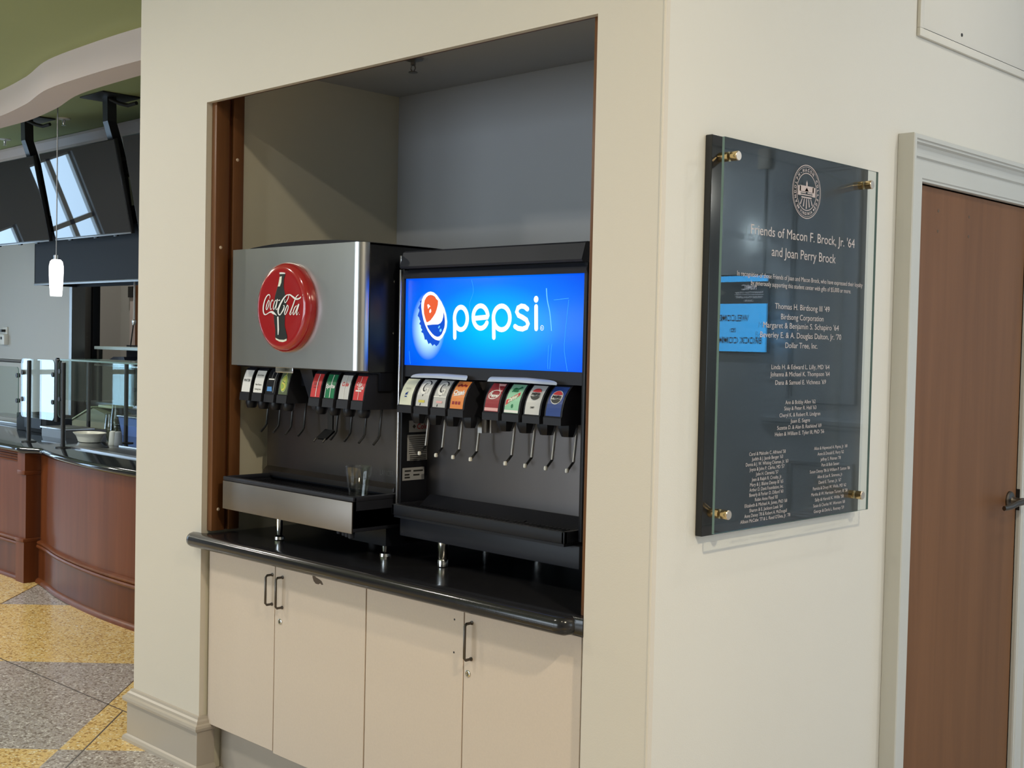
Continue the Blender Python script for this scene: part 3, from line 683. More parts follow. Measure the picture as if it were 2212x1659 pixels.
# splash plate with a bent foot
b = MB(); b.box(-2.020, X1, .240, .246, 1.125, 1.46)
b.prism([(.240, 1.128), (.222, 1.112), (.222, 1.094), (.226, 1.094), (.245, 1.112), (.246, 1.128)], 'x', -2.018, -1.262)
spl = build(b, 'splash_plate', 'steel_splash', sd1)
b = MB(); f = lambda u, v: (u, .2393, v); text(b, 'LANCER', f, -1.315, 1.160, .018, .072, 0, 2, .02); build(b, 'stamped_word', 'dark_steel', spl)
build(MB().tube([(-1.252, .236, 1.10), (-1.252, .236, 1.49)], .004, 8), 'edge_trim', 'aluminium', sd1)
for z in (1.80, 1.63): build(MB().lathe([(.0055, -1.251), (.0045, -1.247), (0, -1.246)], (0, .205, z), 'x', 12), 'screw', 'chrome', sd1)
# drip tray: black tub with a rim, steel front, grille
b = MB(); tx0, tx1, ty0, ty1 = -1.990, -1.232, .034, .244
b.box(tx0+.002, tx1, ty0+.002, ty1, .988, 1.06, .003); b.box(tx1-.012, tx1, ty0+.002, ty1, 1.0, 1.088); b.box(tx0+.002, tx1, ty0+.002, ty0+.012, 1.0, 1.088); b.box(tx0+.002, tx0+.012, ty0+.002, ty1, 1.0, 1.088)
for (a0, a1, c0, c1) in ((tx0, tx1+.003, ty0-.004, ty0+.014), (tx0, tx0+.016, ty0, ty1), (tx1-.014, tx1+.003, ty0, ty1), (tx0, tx1, ty1-.016, ty1)): b.box(a0, a1, c0, c1, 1.0865, 1.102, .004)
dt = build(b, 'drip_tray', 'dark_plastic', sd1)
build(MB().box(tx0, tx1-.002, ty0-.004, ty0+.002, .984, 1.0855, .0015), 'steel_front', 'steel_tray', dt)
b = MB()
for k in range(38): b.box(tx0+.018+k*.01935, tx0+.024+k*.01935, ty0+.014, ty1-.016, 1.074, 1.080)
for y in (ty0+.07, ty0+.14): b.box(tx0+.016, tx1-.014, y, y+.006, 1.070, 1.077)
o = build(b, 'cup_grille', 'black_plastic', dt)
for (x, y) in ((-1.775, .13), (-1.205+.0, .205), (-1.95, .70), (-1.30, .70)):
    if x > -1.25: x = -1.275
    build(MB().lathe([(.012, .986), (.012, .925), (.010, .905), (.019, .899), (.020, .8895), (0, .8895)], (x, y, 0), n=16), 'leg', 'chrome', sd1)
for k, (x, y) in enumerate(((-1.36, .08), (-1.32, .07), (-1.29, .06), (-1.262, .052))):
    build(MB().lathe([(.0, .962), (.010, .966), (.012, .988)], (x, y, 0), n=12), 'drain_fitting', 'dark_plastic', sd1)

# ------------------------------------------------------------------ right dispenser (backlit blue panel)
RX = -.70
sd2 = thing('drink_dispenser', 'black fountain drink dispenser with a backlit blue panel', 'drink dispenser', (RX, .45, .885))
A0, A1 = -1.085, -.315
b = MB(); b.box(A0, A1, .21, .74, .995, 1.862, .004); b.box(A0+.014, A1, .112, .23, 1.505, 1.862, .003); b.box(A0, A0+.012, .095, .74, 1.07, 1.83, .002); b.box(A1-.012, A1, .095, .74, 1.07, 1.83, .002)
build(b, 'body', 'black_plastic', sd2)
b = MB(); b.prism([(.070, 1.836), (.074, 1.830), (.30, 1.830), (.30, 1.885), (.092, 1.885), (.084, 1.880)], 'x', A0+.018, A1); build(b, 'top_cover', 'dark_plastic', sd2)
b = MB(); b.prism([(.094, 1.800), (.090, 1.812), (.098, 1.826), (.13, 1.826), (.13, 1.800)], 'x', A0+.012, A1); build(b, 'panel_frame', 'dark_plastic', sd2)
build(MB().box(A0+.012, A1, .104, .13, 1.495, 1.531), 'lower_fascia', 'dark_plastic', sd2)
b = MB(); b.box(-1.0725, A1-.003, .101, .125, 1.531, 1.800, .0015)
pn = build(b, 'lit_panel', 'panel_print', sd2, 'backlit blue panel with white word')
Q = lambda off: (lambda u, v: (RX+u, .101-off, 1.665+v))
b = MB()
for s in PEP:
    stroke(b, s, Q(.0012), 0, .0142, closed=(s[0] == s[-1]), cap=8)
disc(b, PDOT[0], PDOT[1], .0088, Q(.0012), 0, 20, .0096)
stroke(b, [(PREG[0]+.0062*math.cos(a*.4488), PREG[1]+.0068*math.sin(a*.4488)) for a in range(15)], Q(.0012), 0, .0014, True)
text(b, 'R', Q(.0012), PREG[0], PREG[1], .006, None, 0, 2, .01)
build(b, 'wordmark', 'panel_white', pn)
b = MB(); fill(b, PCRIMP, Q(.0010), 0); fill(b, PWHITE, Q(.0014), 1); fill(b, PRED, Q(.0019), 2); fill(b, PBLUE, Q(.0019), 0)
for h in PHI[:2]: fill(b, h, Q(.0024), 1)
for h in PHI[2:]: fill(b, h, Q(.0024), 3)
build(b, 'bottle_cap_logo', ['panel_blue', 'panel_white', 'panel_orange', 'panel_ice'], pn)
for i, s in enumerate(PSCR):
    b = MB(); stroke(b, smooth_pts(s, 3), Q(.0008), 0, .0032 if i == 0 else .0014, cap=0); build(b, 'scratch', 'panel_ice' if i == 0 else 'panel_scratch', pn)
build(MB().box(A0-.003, A0+.004, .088, .097, 1.835, 1.872, .001), 'edge_trim', 'aluminium', sd2); build(MB().box(A0-.004, A0+.003, .088, .097, 1.095, 1.828, .001), 'edge_trim', 'aluminium', sd2)
# valves with bowed fronts
PP = [(.070, 1.4085), (.072, 1.425), (.0765, 1.442), (.084, 1.459), (.095, 1.475), (.108, 1.488)]
pprof = [(.066, 1.384), (.0655, 1.404), (.070, 1.4085)]+PP[1:]+[(.116, 1.494), (.135, 1.494), (.150, 1.478), (.158, 1.45), (.160, 1.384)]
vm2 = valve_mesh([(y-.12, z-1.40) for y, z in pprof], .066).mesh('valve', 'valve_plastic')
b = MB(); b.lathe([(.027, -.014), (.028, -.024), (.024, -.036), (.018, -.049), (0, -.049)], (0, .0, 0), n=8); nm2 = b.mesh('nozzle', 'black_plastic')
b = MB(); b.tube([(.002, .048, -.016), (.002, .046, -.05), (0, .039, -.122)], .0052, 8, flat=.6, m=0); b.tube([(0, .039, -.122), (0, .014, -.145)], .0036, 6, m=1); b.lathe([(0, -.152), (.0052, -.150), (.0058, -.145), (.0045, -.139), (0, -.138)], (0, .012, 0), n=10, m=2)
lm2 = b.mesh('lever', ['lever_steel', 'black_metal', 'white_plastic'])
ppath = [(y-.12, z-1.40) for y, z in PP]
def q_water(b, f2, f3, T, wd):
    text(b, 'WATER', f2, 0, T*.58, .0048, wd*.42, 1, 2, .01)
    fill(b, [(-.007, T*.34), (.005, T*.36), (.003, T*.40), (.006, T*.47), (-.002, T*.43), (-.006, T*.40)], f2, 2); grid_fill(b, f2, -.007, .003, T*.27, T*.31, 2)
def bigG(b, f2, f3, T, wd, low):
    arc = [(-.001+.0145*math.cos(a)*1.0, T*.66+T*.21*math.sin(a)) for a in [R(40)+R(270)*i/18 for i in range(19)]]
    stroke(b, [(u+.0015, v+.002) for u, v in arc], f2, 1, .011); stroke(b, arc, f3, 2, .0085)
    stroke(b, [(.012, T*.47), (.012, T*.62), (.002, T*.62)], f3, 2, .006)
    fill(b, [(-.010, T*.02), (-.006, T*.02), (.000, T*.40), (-.004, T*.40)], f2, 1)
def q_g1(b, f2, f3, T, wd): bigG(b, f2, f3, T, wd, 0); grid_fill(b, f3, -.016, .012, T*.12, T*.20, 3)
def q_g2(b, f2, f3, T, wd): bigG(b, f2, f3, T, wd, 1); grid_fill(b, f3, -.012, .014, T*.14, T*.21, 3); grid_fill(b, f3, -wd/2, wd/2, T*.33, T*.37, 2)
def q_or(b, f2, f3, T, wd):
    for k in range(5): disc(b, -.016+.008*k, T*.80+.003*(k % 2), .004, f2, 1, 10)
    text(b, 'Crush', f3, 0, T*.55, .0135, wd*.84, 2, 2, .05, .15); stroke(b, [(-.018, T*.43), (.010, T*.47)], f3, 2, .003)
    for k in range(3): grid_fill(b, f2, -.020+.013*k, -.011+.013*k, T*.14, T*.24, 1)
def q_dp(b, f2, f3, T, wd):
    fill(b, [(-.004, T*.98), (wd/2-.002, T*.98), (wd/2-.003, T*.66), (.010, T*.72)], f2, 1)
    stroke(b, [(.0215*math.cos(a*R(15)), T*.56+T*.155*math.sin(a*R(15)+.25)) for a in range(25)], f2, 2, .0022, True)
    text(b, 'Dr', f3, -.012, T*.63, .008, .010, 2, 2, .03, .3); text(b, 'Pepper', f3, .001, T*.53, .0095, .036, 2, 2, .04, .25); grid_fill(b, f2, -wd/2, wd/2, T*.02, T*.12, 1)
def q_mt(b, f2, f3, T, wd):
    fill(b, [(-.026, T*.20), (.024, T*.58), (.020, T*.72), (-.027, T*.40)], f2, 1); fill(b, [(-.0245, T*.24), (.0215, T*.58), (.019, T*.69), (-.025, T*.39)], f3, 2)
    text(b, 'Mtn', lambda u, v: f3(u, v+u*.0), -.004, T*.74, .009, .024, 3, 2, .05, .3); text(b, 'DEW', lambda u, v: f3(u, v+u*.42), -.001, T*.465, .0105, .034, 4, 2, .06, .25)
    fill(b, [(-.018, T*.78), (-.008, T*.86), (.004, T*.82), (.012, T*.92), (.020, T*.86), (.006, T*.78)], f2, 3); disc(b, .001, T*.22, .004, f2, 3, 10, .006); grid_fill(b, f2, -wd/2, wd/2, T*.01, T*.09, 5)
def globe(b, f2, f3, cy, r, ring, T):
    if ring: disc(b, 0, cy, r*1.12, f2, ring, 28)
    disc(b, 0, cy, r, f2 if not ring else f3, 1, 28)
    g4 = lambda u, v: f3(u, v)
    top = [(r*math.cos(R(a)), cy+r*math.sin(R(a))) for a in range(22, 159, 8)]; fill(b, top+[(-r*.5, cy+r*.34), (r*.3, cy+r*.30)], lambda u, v: tuple(Vector(f3(u, v))+Vector((0, -.0006, .0002))), 2)
    bot = [(r*math.cos(R(a)), cy+r*math.sin(R(a))) for a in range(202, 339, 8)]; fill(b, bot+[(r*.4, cy-r*.30), (-r*.4, cy-r*.42)], lambda u, v: tuple(Vector(f3(u, v))+Vector((0, -.0006, .0002))), 3)
    text(b, 'PEPSI', lambda u, v: tuple(Vector(f3(u, v))+Vector((0, -.0009, .0003))), 0, cy-.0005, r*.44, r*1.7, 4, 2, .05)
def q_pd(b, f2, f3, T, wd): globe(b, f2, f3, T*.66, .0185, 0, T); text(b, 'DIET', f2, 0, T*.22, .0045, .015, 4, 2, .05)
def q_pp(b, f2, f3, T, wd): globe(b, f2, f3, T*.60, .0190, 1, T)
pl_ = [('cream_print', q_water, ['grey_print', 'navy_print']), ('silver_print', q_g1, ['dark_plastic', 'white_print', 'yellow_print']), ('grey_print', q_g2, ['dark_plastic', 'white_print', 'pink_print']),
       ('orange_print', q_or, ['dark_red_print', 'white_print']), ('dark_red_print', q_dp, ['pink_print', 'white_print']), ('mint_print', q_mt, ['cream_print', 'red_print', 'green_print', 'cream_print', 'white_print']),
       ('silver_print', q_pd, ['white_print', 'red_print', 'black_print', 'black_print']), ('navy_print', q_pp, ['white_print', 'red_print', 'black_print', 'black_print'])]
pln = ['cream label with a small glass mark', 'silver label with a big white letter and yellow line', 'grey label with a big white letter and pink line', 'orange label', 'dark red label with an oval', 'green label with a slanted red word', 'silver label with a round mark', 'navy label with a round mark']
qx = [-1.0285+.0775*k for k in range(4)]+[-.6485+.0808*k for k in range(4)]
for k in range(8):
    v = put(vm2, 'valve', sd2, (qx[k]-RX, .12-.45, 1.40-.885))
    put(label(v, ppath, .055, pl_[k][0], pl_[k][1], pl_[k][2]), 'label', v, (0, 0, 0), pln[k])
    put(nm2, 'nozzle', v, (.012, 0, 0)); put(lm2, 'lever', v, (0, 0, 0))
# clear light shields curling over the labels
def shield(x0, x1, skew):
    b = MB(); rows = []
    for i in range(7):
        t = i/6; y = .104-.030*math.sin(t*1.35); z = 1.508-.014*t*t
        k = math.sin(min(1, t*1.15)*math.pi/2)
        xa, xb = (x0+.05*(1-t)*0, x1) ; rows.append([(x0+skew[0]*(1-k), y, z), ((x0+x1)/2, y-.006, z+.002), (x1+skew[1]*(1-k), y, z)])
    b.loft(rows); return build(b, 'label_shield', 'film', sd2, recalc=False)
shield(-1.010, -.760, (.05, -.03)); shield(-.672, -.400, (-.01, -.09))
build(MB().box(A0+.014, A1-.01, .150, .215, 1.39, 1.50), 'valve_backing', 'black_plastic', sd2)
b = MB(); xc = -.778; b.loft([[(xc-.030, .130, 1.490), (xc+.030, .130, 1.490), (xc+.030, .21, 1.490), (xc-.030, .21, 1.490)], [(xc-.008, .150, 1.455), (xc+.010, .150, 1.455), (xc+.010, .21, 1.455), (xc-.008, .21, 1.455)], [(xc-.008, .150, 1.335), (xc+.010, .150, 1.335), (xc+.010, .21, 1.335), (xc-.008, .21, 1.335)]], 0, False, True)
b.box(xc+.018, xc+.024, .175, .21, 1.335, 1.45); build(b, 'ice_chute', 'aluminium', sd2)
build(MB().box(A0+.012, A1-.012, .204, .2105, 1.07, 1.40), 'splash_plate', 'steel_splash', sd2)
# stickers on the inner face of the left cheek
b = MB(); f = lambda u, v: (A0+.0128, u, v); g = lambda u, v: (A0+.0134, u, v)
def card(u0, u1, v0, v1): b.add([f(u0, v0), f(u1, v0), f(u1, v1), f(u0, v1)], [(0, 1, 2, 3)], 0)
card(.125, .202, 1.318, 1.355); card(.119, .203, 1.228, 1.310); card(.101, .192, 1.166, 1.206)
text(b, 'Cole', g, .180, 1.336, .017, .044, 2, 2, .02); disc(b, .146, 1.336, .007, g, 1, 4)
for k in range(9): stroke(b, [(.126, 1.303-.0065*k), (.200, 1.303-.0065*k)], g, 1, .002, cap=0)
for k in range(3): stroke(b, [(.130, 1.243-.006*k), (.198, 1.243-.006*k)], g, 1, .003, cap=0)
for k, (u0, u1, v) in enumerate(((.110, .136, 1.196), (.146, .186, 1.195), (.110, .130, 1.184), (.146, .172, 1.182), (.110, .132, 1.175))): stroke(b, [(u0, v), (u1, v)], g, 1, .005, cap=0)
build(b, 'stickers', ['sticker_grey', 'black_print', 'dark_red_print'], sd2, recalc=False)
# tray
b = MB(); px0, px1, py0, py1 = -1.062, -.337, .050, .205
for (a0, a1, c0, c1) in ((px0, px1, py0, py0+.014), (px0, px0+.014, py0, py1), (px1-.012, px1, py0, py1)): b.box(a0, a1, c0, c1, 1.066, 1.100, .003)
b.box(px0+.006, px1-.006, py0+.006, py1, 1.058, 1.072)
b.prism([(.125, 1.072), (.19, 1.072), (.203, 1.118), (.198, 1.120), (.150, 1.086)], 'x', px0+.014, px1-.012)
b.tube([(-.585, .10, 1.080), (-.575, .15, 1.094)], .002, 6)
dt2 = build(b, 'drip_tray', 'black_plastic', sd2)
b = MB()
for k in range(44): b.box(px0+.016+k*.0158, px0+.0215+k*.0158, py0+.012, .135, 1.086, 1.0925)
for y in (.070, .10): b.box(px0+.014, px1-.012, y, y+.005, 1.082, 1.090)
build(b, 'cup_grille', 'black_plastic', dt2)
build(MB().box(A0+.02, A1, .088, .22, .996, 1.060, .003), 'lower_front', 'valve_plastic', sd2)
for (x, y) in ((-.894, .118), (-.36, .55), (-1.02, .68), (-.38, .68)):
    build(MB().lathe([(.0165, .998), (.0165, .944), (.0150, .942), (.0165, .939), (.0165, .9205), (.014, .9185), (0, .9185)], (x, y, 0), n=20), 'leg', 'chrome', sd2)
sd2.location = (-.8026, .564, .8561); sd2.scale = (1.04, 1.04, 1.04)   # a 31-inch cabinet
# plastic cup
def cup(name, x, y, z, r0, r1, h, label, cat='cup', grp=None, flip=False, mat_='clear_plastic'):
    b = MB(); k = 1
    pr_ = [(0, .004), (r0*.9, .004), (r0, 0), (r0+.001, .006), (r0+(r1-r0)*.30, h*.30), (r0+(r1-r0)*.31+.0008, h*.31), (r0+(r1-r0)*.72, h*.72), (r0+(r1-r0)*.74+.0015, h*.745), (r1-.002, h*.97), (r1, h), (r1-.0015, h+.0005), (r1-.0035, h*.965), (r0+(r1-r0)*.72-.0012, h*.72), (r0-.0012, .0065), (0, .0065)]
    if flip: pr_ = [(r, h-q) for r, q in pr_]
    b.lathe(pr_, (x, y, z), n=32); o = build(b, name, mat_); return tag(o, label, cat, grp)
cup('plastic_cup', -1.335, .135, 1.0805, .029, .045, .107, 'clear empty plastic cup standing on the steel-fronted drip tray')
# ================================================================== DONOR PLAQUE
pq = thing('donor_plaque', 'tall black donor plaque under glass with pale lettering and brass standoffs', 'plaque', (0, .578, 1.12))
PY0, PY1, PZ0, PZ1 = .178, .978, 1.120, 2.148
build(MB().box(0.0005, .022, PY0, PY1, PZ0, PZ1, .0025), 'back_panel', 'plaque_black', pq)
b = MB(); GX0, GX1, g0, g1, h0, h1 = .052, .059, .179, .969, 1.131, 2.138
b.box(GX0, GX1, g0, g1, h0, h1)
b.m = [1 if k in (2, 3, 4, 5) else 0 for k in range(6)]
gl = build(b, 'glass_pane', ['plaque_glass', 'glass_edge'], pq)
b = MB(); f = lambda u, v: (GX1+.0004, u, v)
def line(s, c, z, h, w, bold=.0): text(b, s, f, c, z, h, w, 0, 3, bold)
T1 = [("Friends of Macon F. Brock, Jr. '64", .574, 1.917, .026, .535), ("and Joan Perry Brock", .572, 1.866, .026, .330),
 ("In recognition of those Friends of Joan and Macon Brock, who have expressed their loyalty", .572, 1.799, .0125, .645), ("by generously supporting this student center with gifts of $5,000 or more.", .571, 1.778, .0125, .515),
 ("Thomas H. Birdsong III '49", .571, 1.7215, .0155, .282), ("Birdsong Corporation", .571, 1.694, .0155, .220), ("Margaret & Benjamin S. Schapiro '64", .571, 1.670, .0155, .389),
 ("Beverley E. & A. Douglas Dalton, Jr. '70", .572, 1.644, .0155, .418), ("Dollar Tree, Inc.", .570, 1.617, .0155, .167),
 ("Linda H. & Edward L. Lilly, MD '64", .571, 1.558, .0125, .299), ("Johanna & Michael K. Thompson '64", .570, 1.5385, .0125, .306), ("Dana & Samuel E. Vichness '69", .573, 1.516, .0125, .261),
 ("Ann & Bobby Allen '62", .573, 1.4615, .0105, .156), ("Sissy & Peter R. Hall '63", .573, 1.445, .0105, .165), ("Cheryl K. & Robert R. Lindgren", .573, 1.427, .0105, .211),
 ("Juan E. Segre", .574, 1.410, .0105, .100), ("Suzette D. & Alan B. Rashkind '69", .572, 1.393, .0105, .228), ("Helen & William E. Tyler III, PhD '56", .575, 1.376, .0105, .254)]
for s, c, z, h, w in T1: line(s, c, z, h, w)
LC = ["Carol & Malcolm C. Alfriend '58", "Judith & J. Jacob Berger '63", "Donna & J. W. Whiting Chisman, Jr. '63", "Joyce & John P. Clarke, MD '57", "John H. Clements '57", "Jean & Ralph R. Crosby, Jr.",
 "Mary & J. Blaine Denny III '65", "Arthur D. Davis Foundation, Inc.", "Beverly & Parker D. Dillard '60", "Robin Anne Floyd '83", "Elizabeth & Michael A. Jones, PhD '68", "Sharon & E. Jackson Leek '64", "Anne Denny '78 & Robert A. McDougall", "Allison McCabe '77 & L. Reed O'Shea, Jr. '78"]
LW = [.176, .150, .205, .168, .108, .146, .160, .164, .164, .110, .205, .160, .205, .241]
for k, s in enumerate(LC): line(s, .4155, 1.3285-k*.01358, .0092, LW[k])
RC = ["Alice & Haywood A. Payne, Jr. '68", "Anne & Donald E. Perry '62", "Jeffrey S. Pittman '78", "Pam & Bob Sasser", "Susan Denny '86 & William P. Sutton '86", "Alice & Lee R. Simmons, Jr.", "David E. Turner, Jr. '67", "Patricia & Drury W. Wells, MD '62", "Martha & W. Harrison Turner, III '58", "Sally & Harold K. Willis '58", "Susan & Charles W. Wornom '68", "George & Darla L. Rooney '59"]
RW = [.184, .145, .112, .098, .222, .140, .124, .184, .200, .158, .175, .167]
for k, s in enumerate(RC): line(s, .743, 1.3285-k*.01627, .0090, RW[k])
build(b, 'lettering', 'etch', gl, 'pale etched lettering')
b = MB(); sc_y, sc_z, sr = .572, 2.039, .0725
ring_ = lambda r, w: stroke(b, [(sc_y+r*math.cos(R(i*9)), sc_z+r*math.sin(R(i*9))) for i in range(41)], f, 0, w, True)
ring_(sr, .0022); ring_(sr*.935, .0010); ring_(sr*.70, .0022)
def arc_text(s, r, a0, a1, h, out=True):
    n = len(s)
    for i, ch in enumerate(s):
        if ch == ' ': continue
        a = R(a0+(a1-a0)*i/(n-1)); c, d = math.cos(a), math.sin(a)
        fn = (lambda u, v, c=c, d=d: f(sc_y+(r+v)*c+u*d, sc_z+(r+v)*d-u*c)) if out else (lambda u, v, c=c, d=d: f(sc_y+(r-v)*c-u*d, sc_z+(r-v)*d+u*c))
        text(b, ch, fn, 0, 0, h, None, 0, 2, .03)
arc_text('RANDOLPH-MACON COLLEGE', sr*.82, 222, -42, sr*.115); arc_text('VIRGINIA', sr*.82, 243, 297, sr*.105, False)
for a in (230, 310): disc(b, sc_y+sr*.82*math.cos(R(a)), sc_z+sr*.82*math.sin(R(a)), sr*.045, f)
q = lambda u, v: f(sc_y+sr*u, sc_z+sr*v)
for u0, u1, v0, v1 in ((-.50, .50, .0, .22), (-.62, -.42, -.16, .20), (.42, .62, -.16, .20), (-.42, -.06, -.06, -.02), (.06, .42, -.06, -.02), (-.42, .42, -.14, -.10), (-.36, .36, -.24, -.19), (-.05, .05, .22, .36)):
    b.add([q(u0, v0), q(u1, v0), q(u1, v1), q(u0, v1)], [(0, 1, 2, 3)])
fill(b, [(-.03, .36), (.03, .36), (0, .44)], q); fill(b, [(-.14, .02), (.14, .02), (0, .16)], q)
for u in (-.5, -.25, 0, .25, .5): b.add([q(u*.6-.02, -.26), q(u*.6+.02, -.26), q(u*.85+.035, -.64+abs(u)*.3), q(u*.85-.035, -.64+abs(u)*.3)], [(0, 1, 2, 3)])
build(b, 'seal', 'etch_seal', gl, 'round etched seal with a building')
for y, z in ((.212, 2.092), (.897, 2.092), (.212, 1.180), (.897, 1.180)):
    b = MB(); b.lathe([(.0122, .0222), (.0122, GX0)], (0, y, z), 'x', 28); b.lathe([(.0118, GX1+.0005), (.0124, GX1+.002), (.0124, GX1+.020)], (0, y, z), 'x', 28)
    b.lathe([(.0124, GX1+.020), (.0112, GX1+.0215), (0, GX1+.0215)], (0, y, z), 'x', 28, 1)
    build(b, 'standoff', ['brass', 'brass_face'], pq)
# ================================================================== ACCESS PANEL above the door
ap = thing('access_panel', 'painted metal access panel set in the wall above the wooden door', 'access panel', (0, 1.75, 2.613))
b = MB(); ya, yb, za, zb = 1.297, 2.24, 2.613, 3.25
for (a0, a1, c0, c1) in ((ya, yb, za, za+.026), (ya, yb, zb-.026, zb), (ya, ya+.026, za+.026, zb-.026), (yb-.026, yb, za+.026, zb-.026)): b.box(.0005, .0125, a0, a1, c0, c1, .002)
build(b, 'frame', 'paint_side', ap)
b = MB(); b.box(.0005, .009, ya+.029, yb-.029, za+.029, zb-.029, .001)
dr = build(b, 'hatch', 'paint_side', ap)
build(MB().lathe([(.006, .009), (.006, .0105), (.004, .0105)], (0, 1.60, 2.672), 'x', 14), 'latch', 'black_print', dr)
# ================================================================== DOOR with casing
CPR = [(.001, .137), (.053, .137), (.056, .134), (.056, .122), (.050, .119), (.050, .113), (.040, .108), (.034, .098), (.031, .085), (.030, .075), (.022, .070), (.022, .012), (.018, .008), (.018, .002), (.012, .0), (-.045, 0)]
rows = [[(x, DY0-w_, 0) for x, w_ in CPR], [(x, DY0-w_, DZ+w_) for x, w_ in CPR], [(x, DY1+w_, DZ+w_) for x, w_ in CPR], [(x, DY1+w_, 0) for x, w_ in CPR]]
b = MB(); b.loft(rows, 0, False); cs = struct(b, 'trim_9', 'casing_paint', 'moulded off-white casing of the wooden door')
b = MB(); b.box(-.145, -.047, DY0, DY0+.012, 0, DZ); b.box(-.145, -.047, DY1-.012, DY1, 0, DZ); b.box(-.145, -.047, DY0+.012, DY1-.012, DZ-.012, DZ); build(b, 'door_stop', 'casing_paint', cs)
do = struct(MB().box(-.046, -.001, DY0+.004, DY1-.004, .006, DZ-.004, .0015, seg=1), 'door_1', 'door_wood', 'brown wood-veneer door with dark hardware')
for z0 in (1.838, 1.040, .250):
    b = MB(); b.box(-.001, .0035, DY0-.002, DY0+.017, z0, z0+.118); b.tube([(.004, DY0-.001, z0), (.004, DY0-.001, z0+.118)], .0055, 10)
    build(b, 'hinge', 'hinge_black', do)
hy, hz = 2.146, 1.062
b = MB(); b.lathe([(.034, -.001), (.034, .004), (.030, .009), (.016, .012), (.013, .016), (.011, .040), (.014, .052), (0, .053)], (0, hy, hz), 'x', 28)
b.tube([(.052, hy+.012, hz), (.056, hy-.02, hz), (.058, hy-.07, hz-.002), (.056, hy-.12, hz-.010), (.050, hy-.165, hz-.012)], [.0095, .0100, .0092, .0085, .0075], 12, flat=1.2)
build(b, 'door_handle', 'bronze', do)
for y, z in ((1.492, 2.075), (1.492, 2.008), (1.725, 2.075), (1.725, 2.008)):
    build(MB().lathe([(.0055, -.0012), (.0055, -.0004), (0, -.0004)], (0, y, z), 'x', 12), 'screw_hole', 'chip_brown', do)
build(MB().box(-.02, .0125, DY1-.001, DY1+.003, 1.02, 1.10), 'strike_plate', 'hinge_black', do)
# ================================================================== SERVING AREA (left background)
CZ = .875
def fpan(x):   # plan of the curved counter front
    P = [(-5.80, 1.085), (-5.28, .985), (-4.74, .925), (-4.24, .915), (-3.60, .95), (-3.05, 1.02)]
    for (a, ya), (c, yc) in zip(P, P[1:]):
        if x <= c: break
    k = P.index((a, ya)); y0 = P[max(k-1, 0)][1]; y3 = P[min(k+2, 5)][1]; t = (x-a)/(c-a)
    return .5*(2*ya+(yc-y0)*t+(2*y0-5*ya+4*yc-y3)*t*t+(3*ya-y0-3*yc+y3)*t**3)
NX = 28; XS = [-5.80+2.75*i/NX for i in range(NX+1)]
sc = thing('serving_counter', 'curved wooden serving counter with a dark granite top', 'counter', (-5.0, 1.5, 0))
rows = []
def edge(x): return fpan(x)-.045 if x > -5.80 else 1.0
# granite top: straight part and bowed part in one slab
out = [(-9.2, .975), (-6.05, .975), (-5.95, .975), (-5.84, .962)]+[(x, fpan(x)-.05) for x in XS[1:]]
top = []
for k in range(7):
    a = -math.pi/2+math.pi*k/6; top.append([(x, y+.021*(1-math.cos(a)), CZ-.021+.021*math.sin(a)) for x, y in out])
b = MB(); b.loft(top); n = len(out)
back = [(-3.05, 1.30), (-4.6, 2.30), (-9.2, 2.30)]
b.add([(x, y+.021, CZ) for x, y in out]+[(x, y, CZ) for x, y in back], [list(range(n+3))]); b.add([(x, y+.021, CZ-.042) for x, y in out]+[(x, y, CZ-.042) for x, y in back], [list(range(n+3))])
build(b, 'granite_top', 'granite', sc, recalc=True)
def ribbon(off0, z0, off1, z1, name, m, xs=XS):
    b = MB(); b.loft([[(x, fpan(x)-off0, z0) for x in xs], [(x, fpan(x)-off1, z1) for x in xs]]); return b
b = ribbon(0, .03, 0, .832, '', ''); build(b, 'curved_panel', 'counter_wood', sc)
b = MB(); prof = [(.012, .0), (.012, .225)]; b.loft([[(x, fpan(x)-o, z) for x in XS] for o, z in prof]); build(b, 'kick_board', 'counter_wood_dark', sc)
def mould(name, prof):
    b = MB(); b.loft([[(x, fpan(x)-o, z) for x in XS] for o, z in prof]); return build(b, name, 'counter_wood', sc)
mould('bead_moulding', [(.010, .222), (.026, .226), (.030, .236), (.024, .245), (.016, .247), (.024, .252), (.026, .261), (.018, .268), (0, .272)])
mould('shoe_moulding', [(.034, 0), (.034, .010), (.028, .022), (.012, .030)])
# straight left section
SX0, SX1, SY = -9.2, -5.94, 1.035
build(MB().box(SX0, SX1, SY, SY+.03, .03, .832), 'straight_panel', 'counter_wood', sc)
build(MB().box(SX0, SX1, SY-.012, SY+.01, 0, .225), 'kick_board', 'counter_wood_dark', sc)
for k in range(4): build(MB().box(SX0, SX1, SY-.014+.002*k, SY+.005, .818-.018*k, .829-.018*k, .003), 'reeded_band', 'counter_wood', sc)
build(MB().prism([(SY, .222), (SY-.026, .226), (SY-.030, .236), (SY-.024, .245), (SY-.016, .247), (SY-.024, .252), (SY-.026, .261), (SY-.018, .268), (SY, .272)], 'x', SX0, SX1), 'bead_moulding', 'counter_wood', sc)
build(MB().prism([(SY, 0), (SY-.034, 0), (SY-.034, .010), (SY-.028, .022), (SY, .030)], 'x', SX0, SX1), 'shoe_moulding', 'counter_wood', sc)
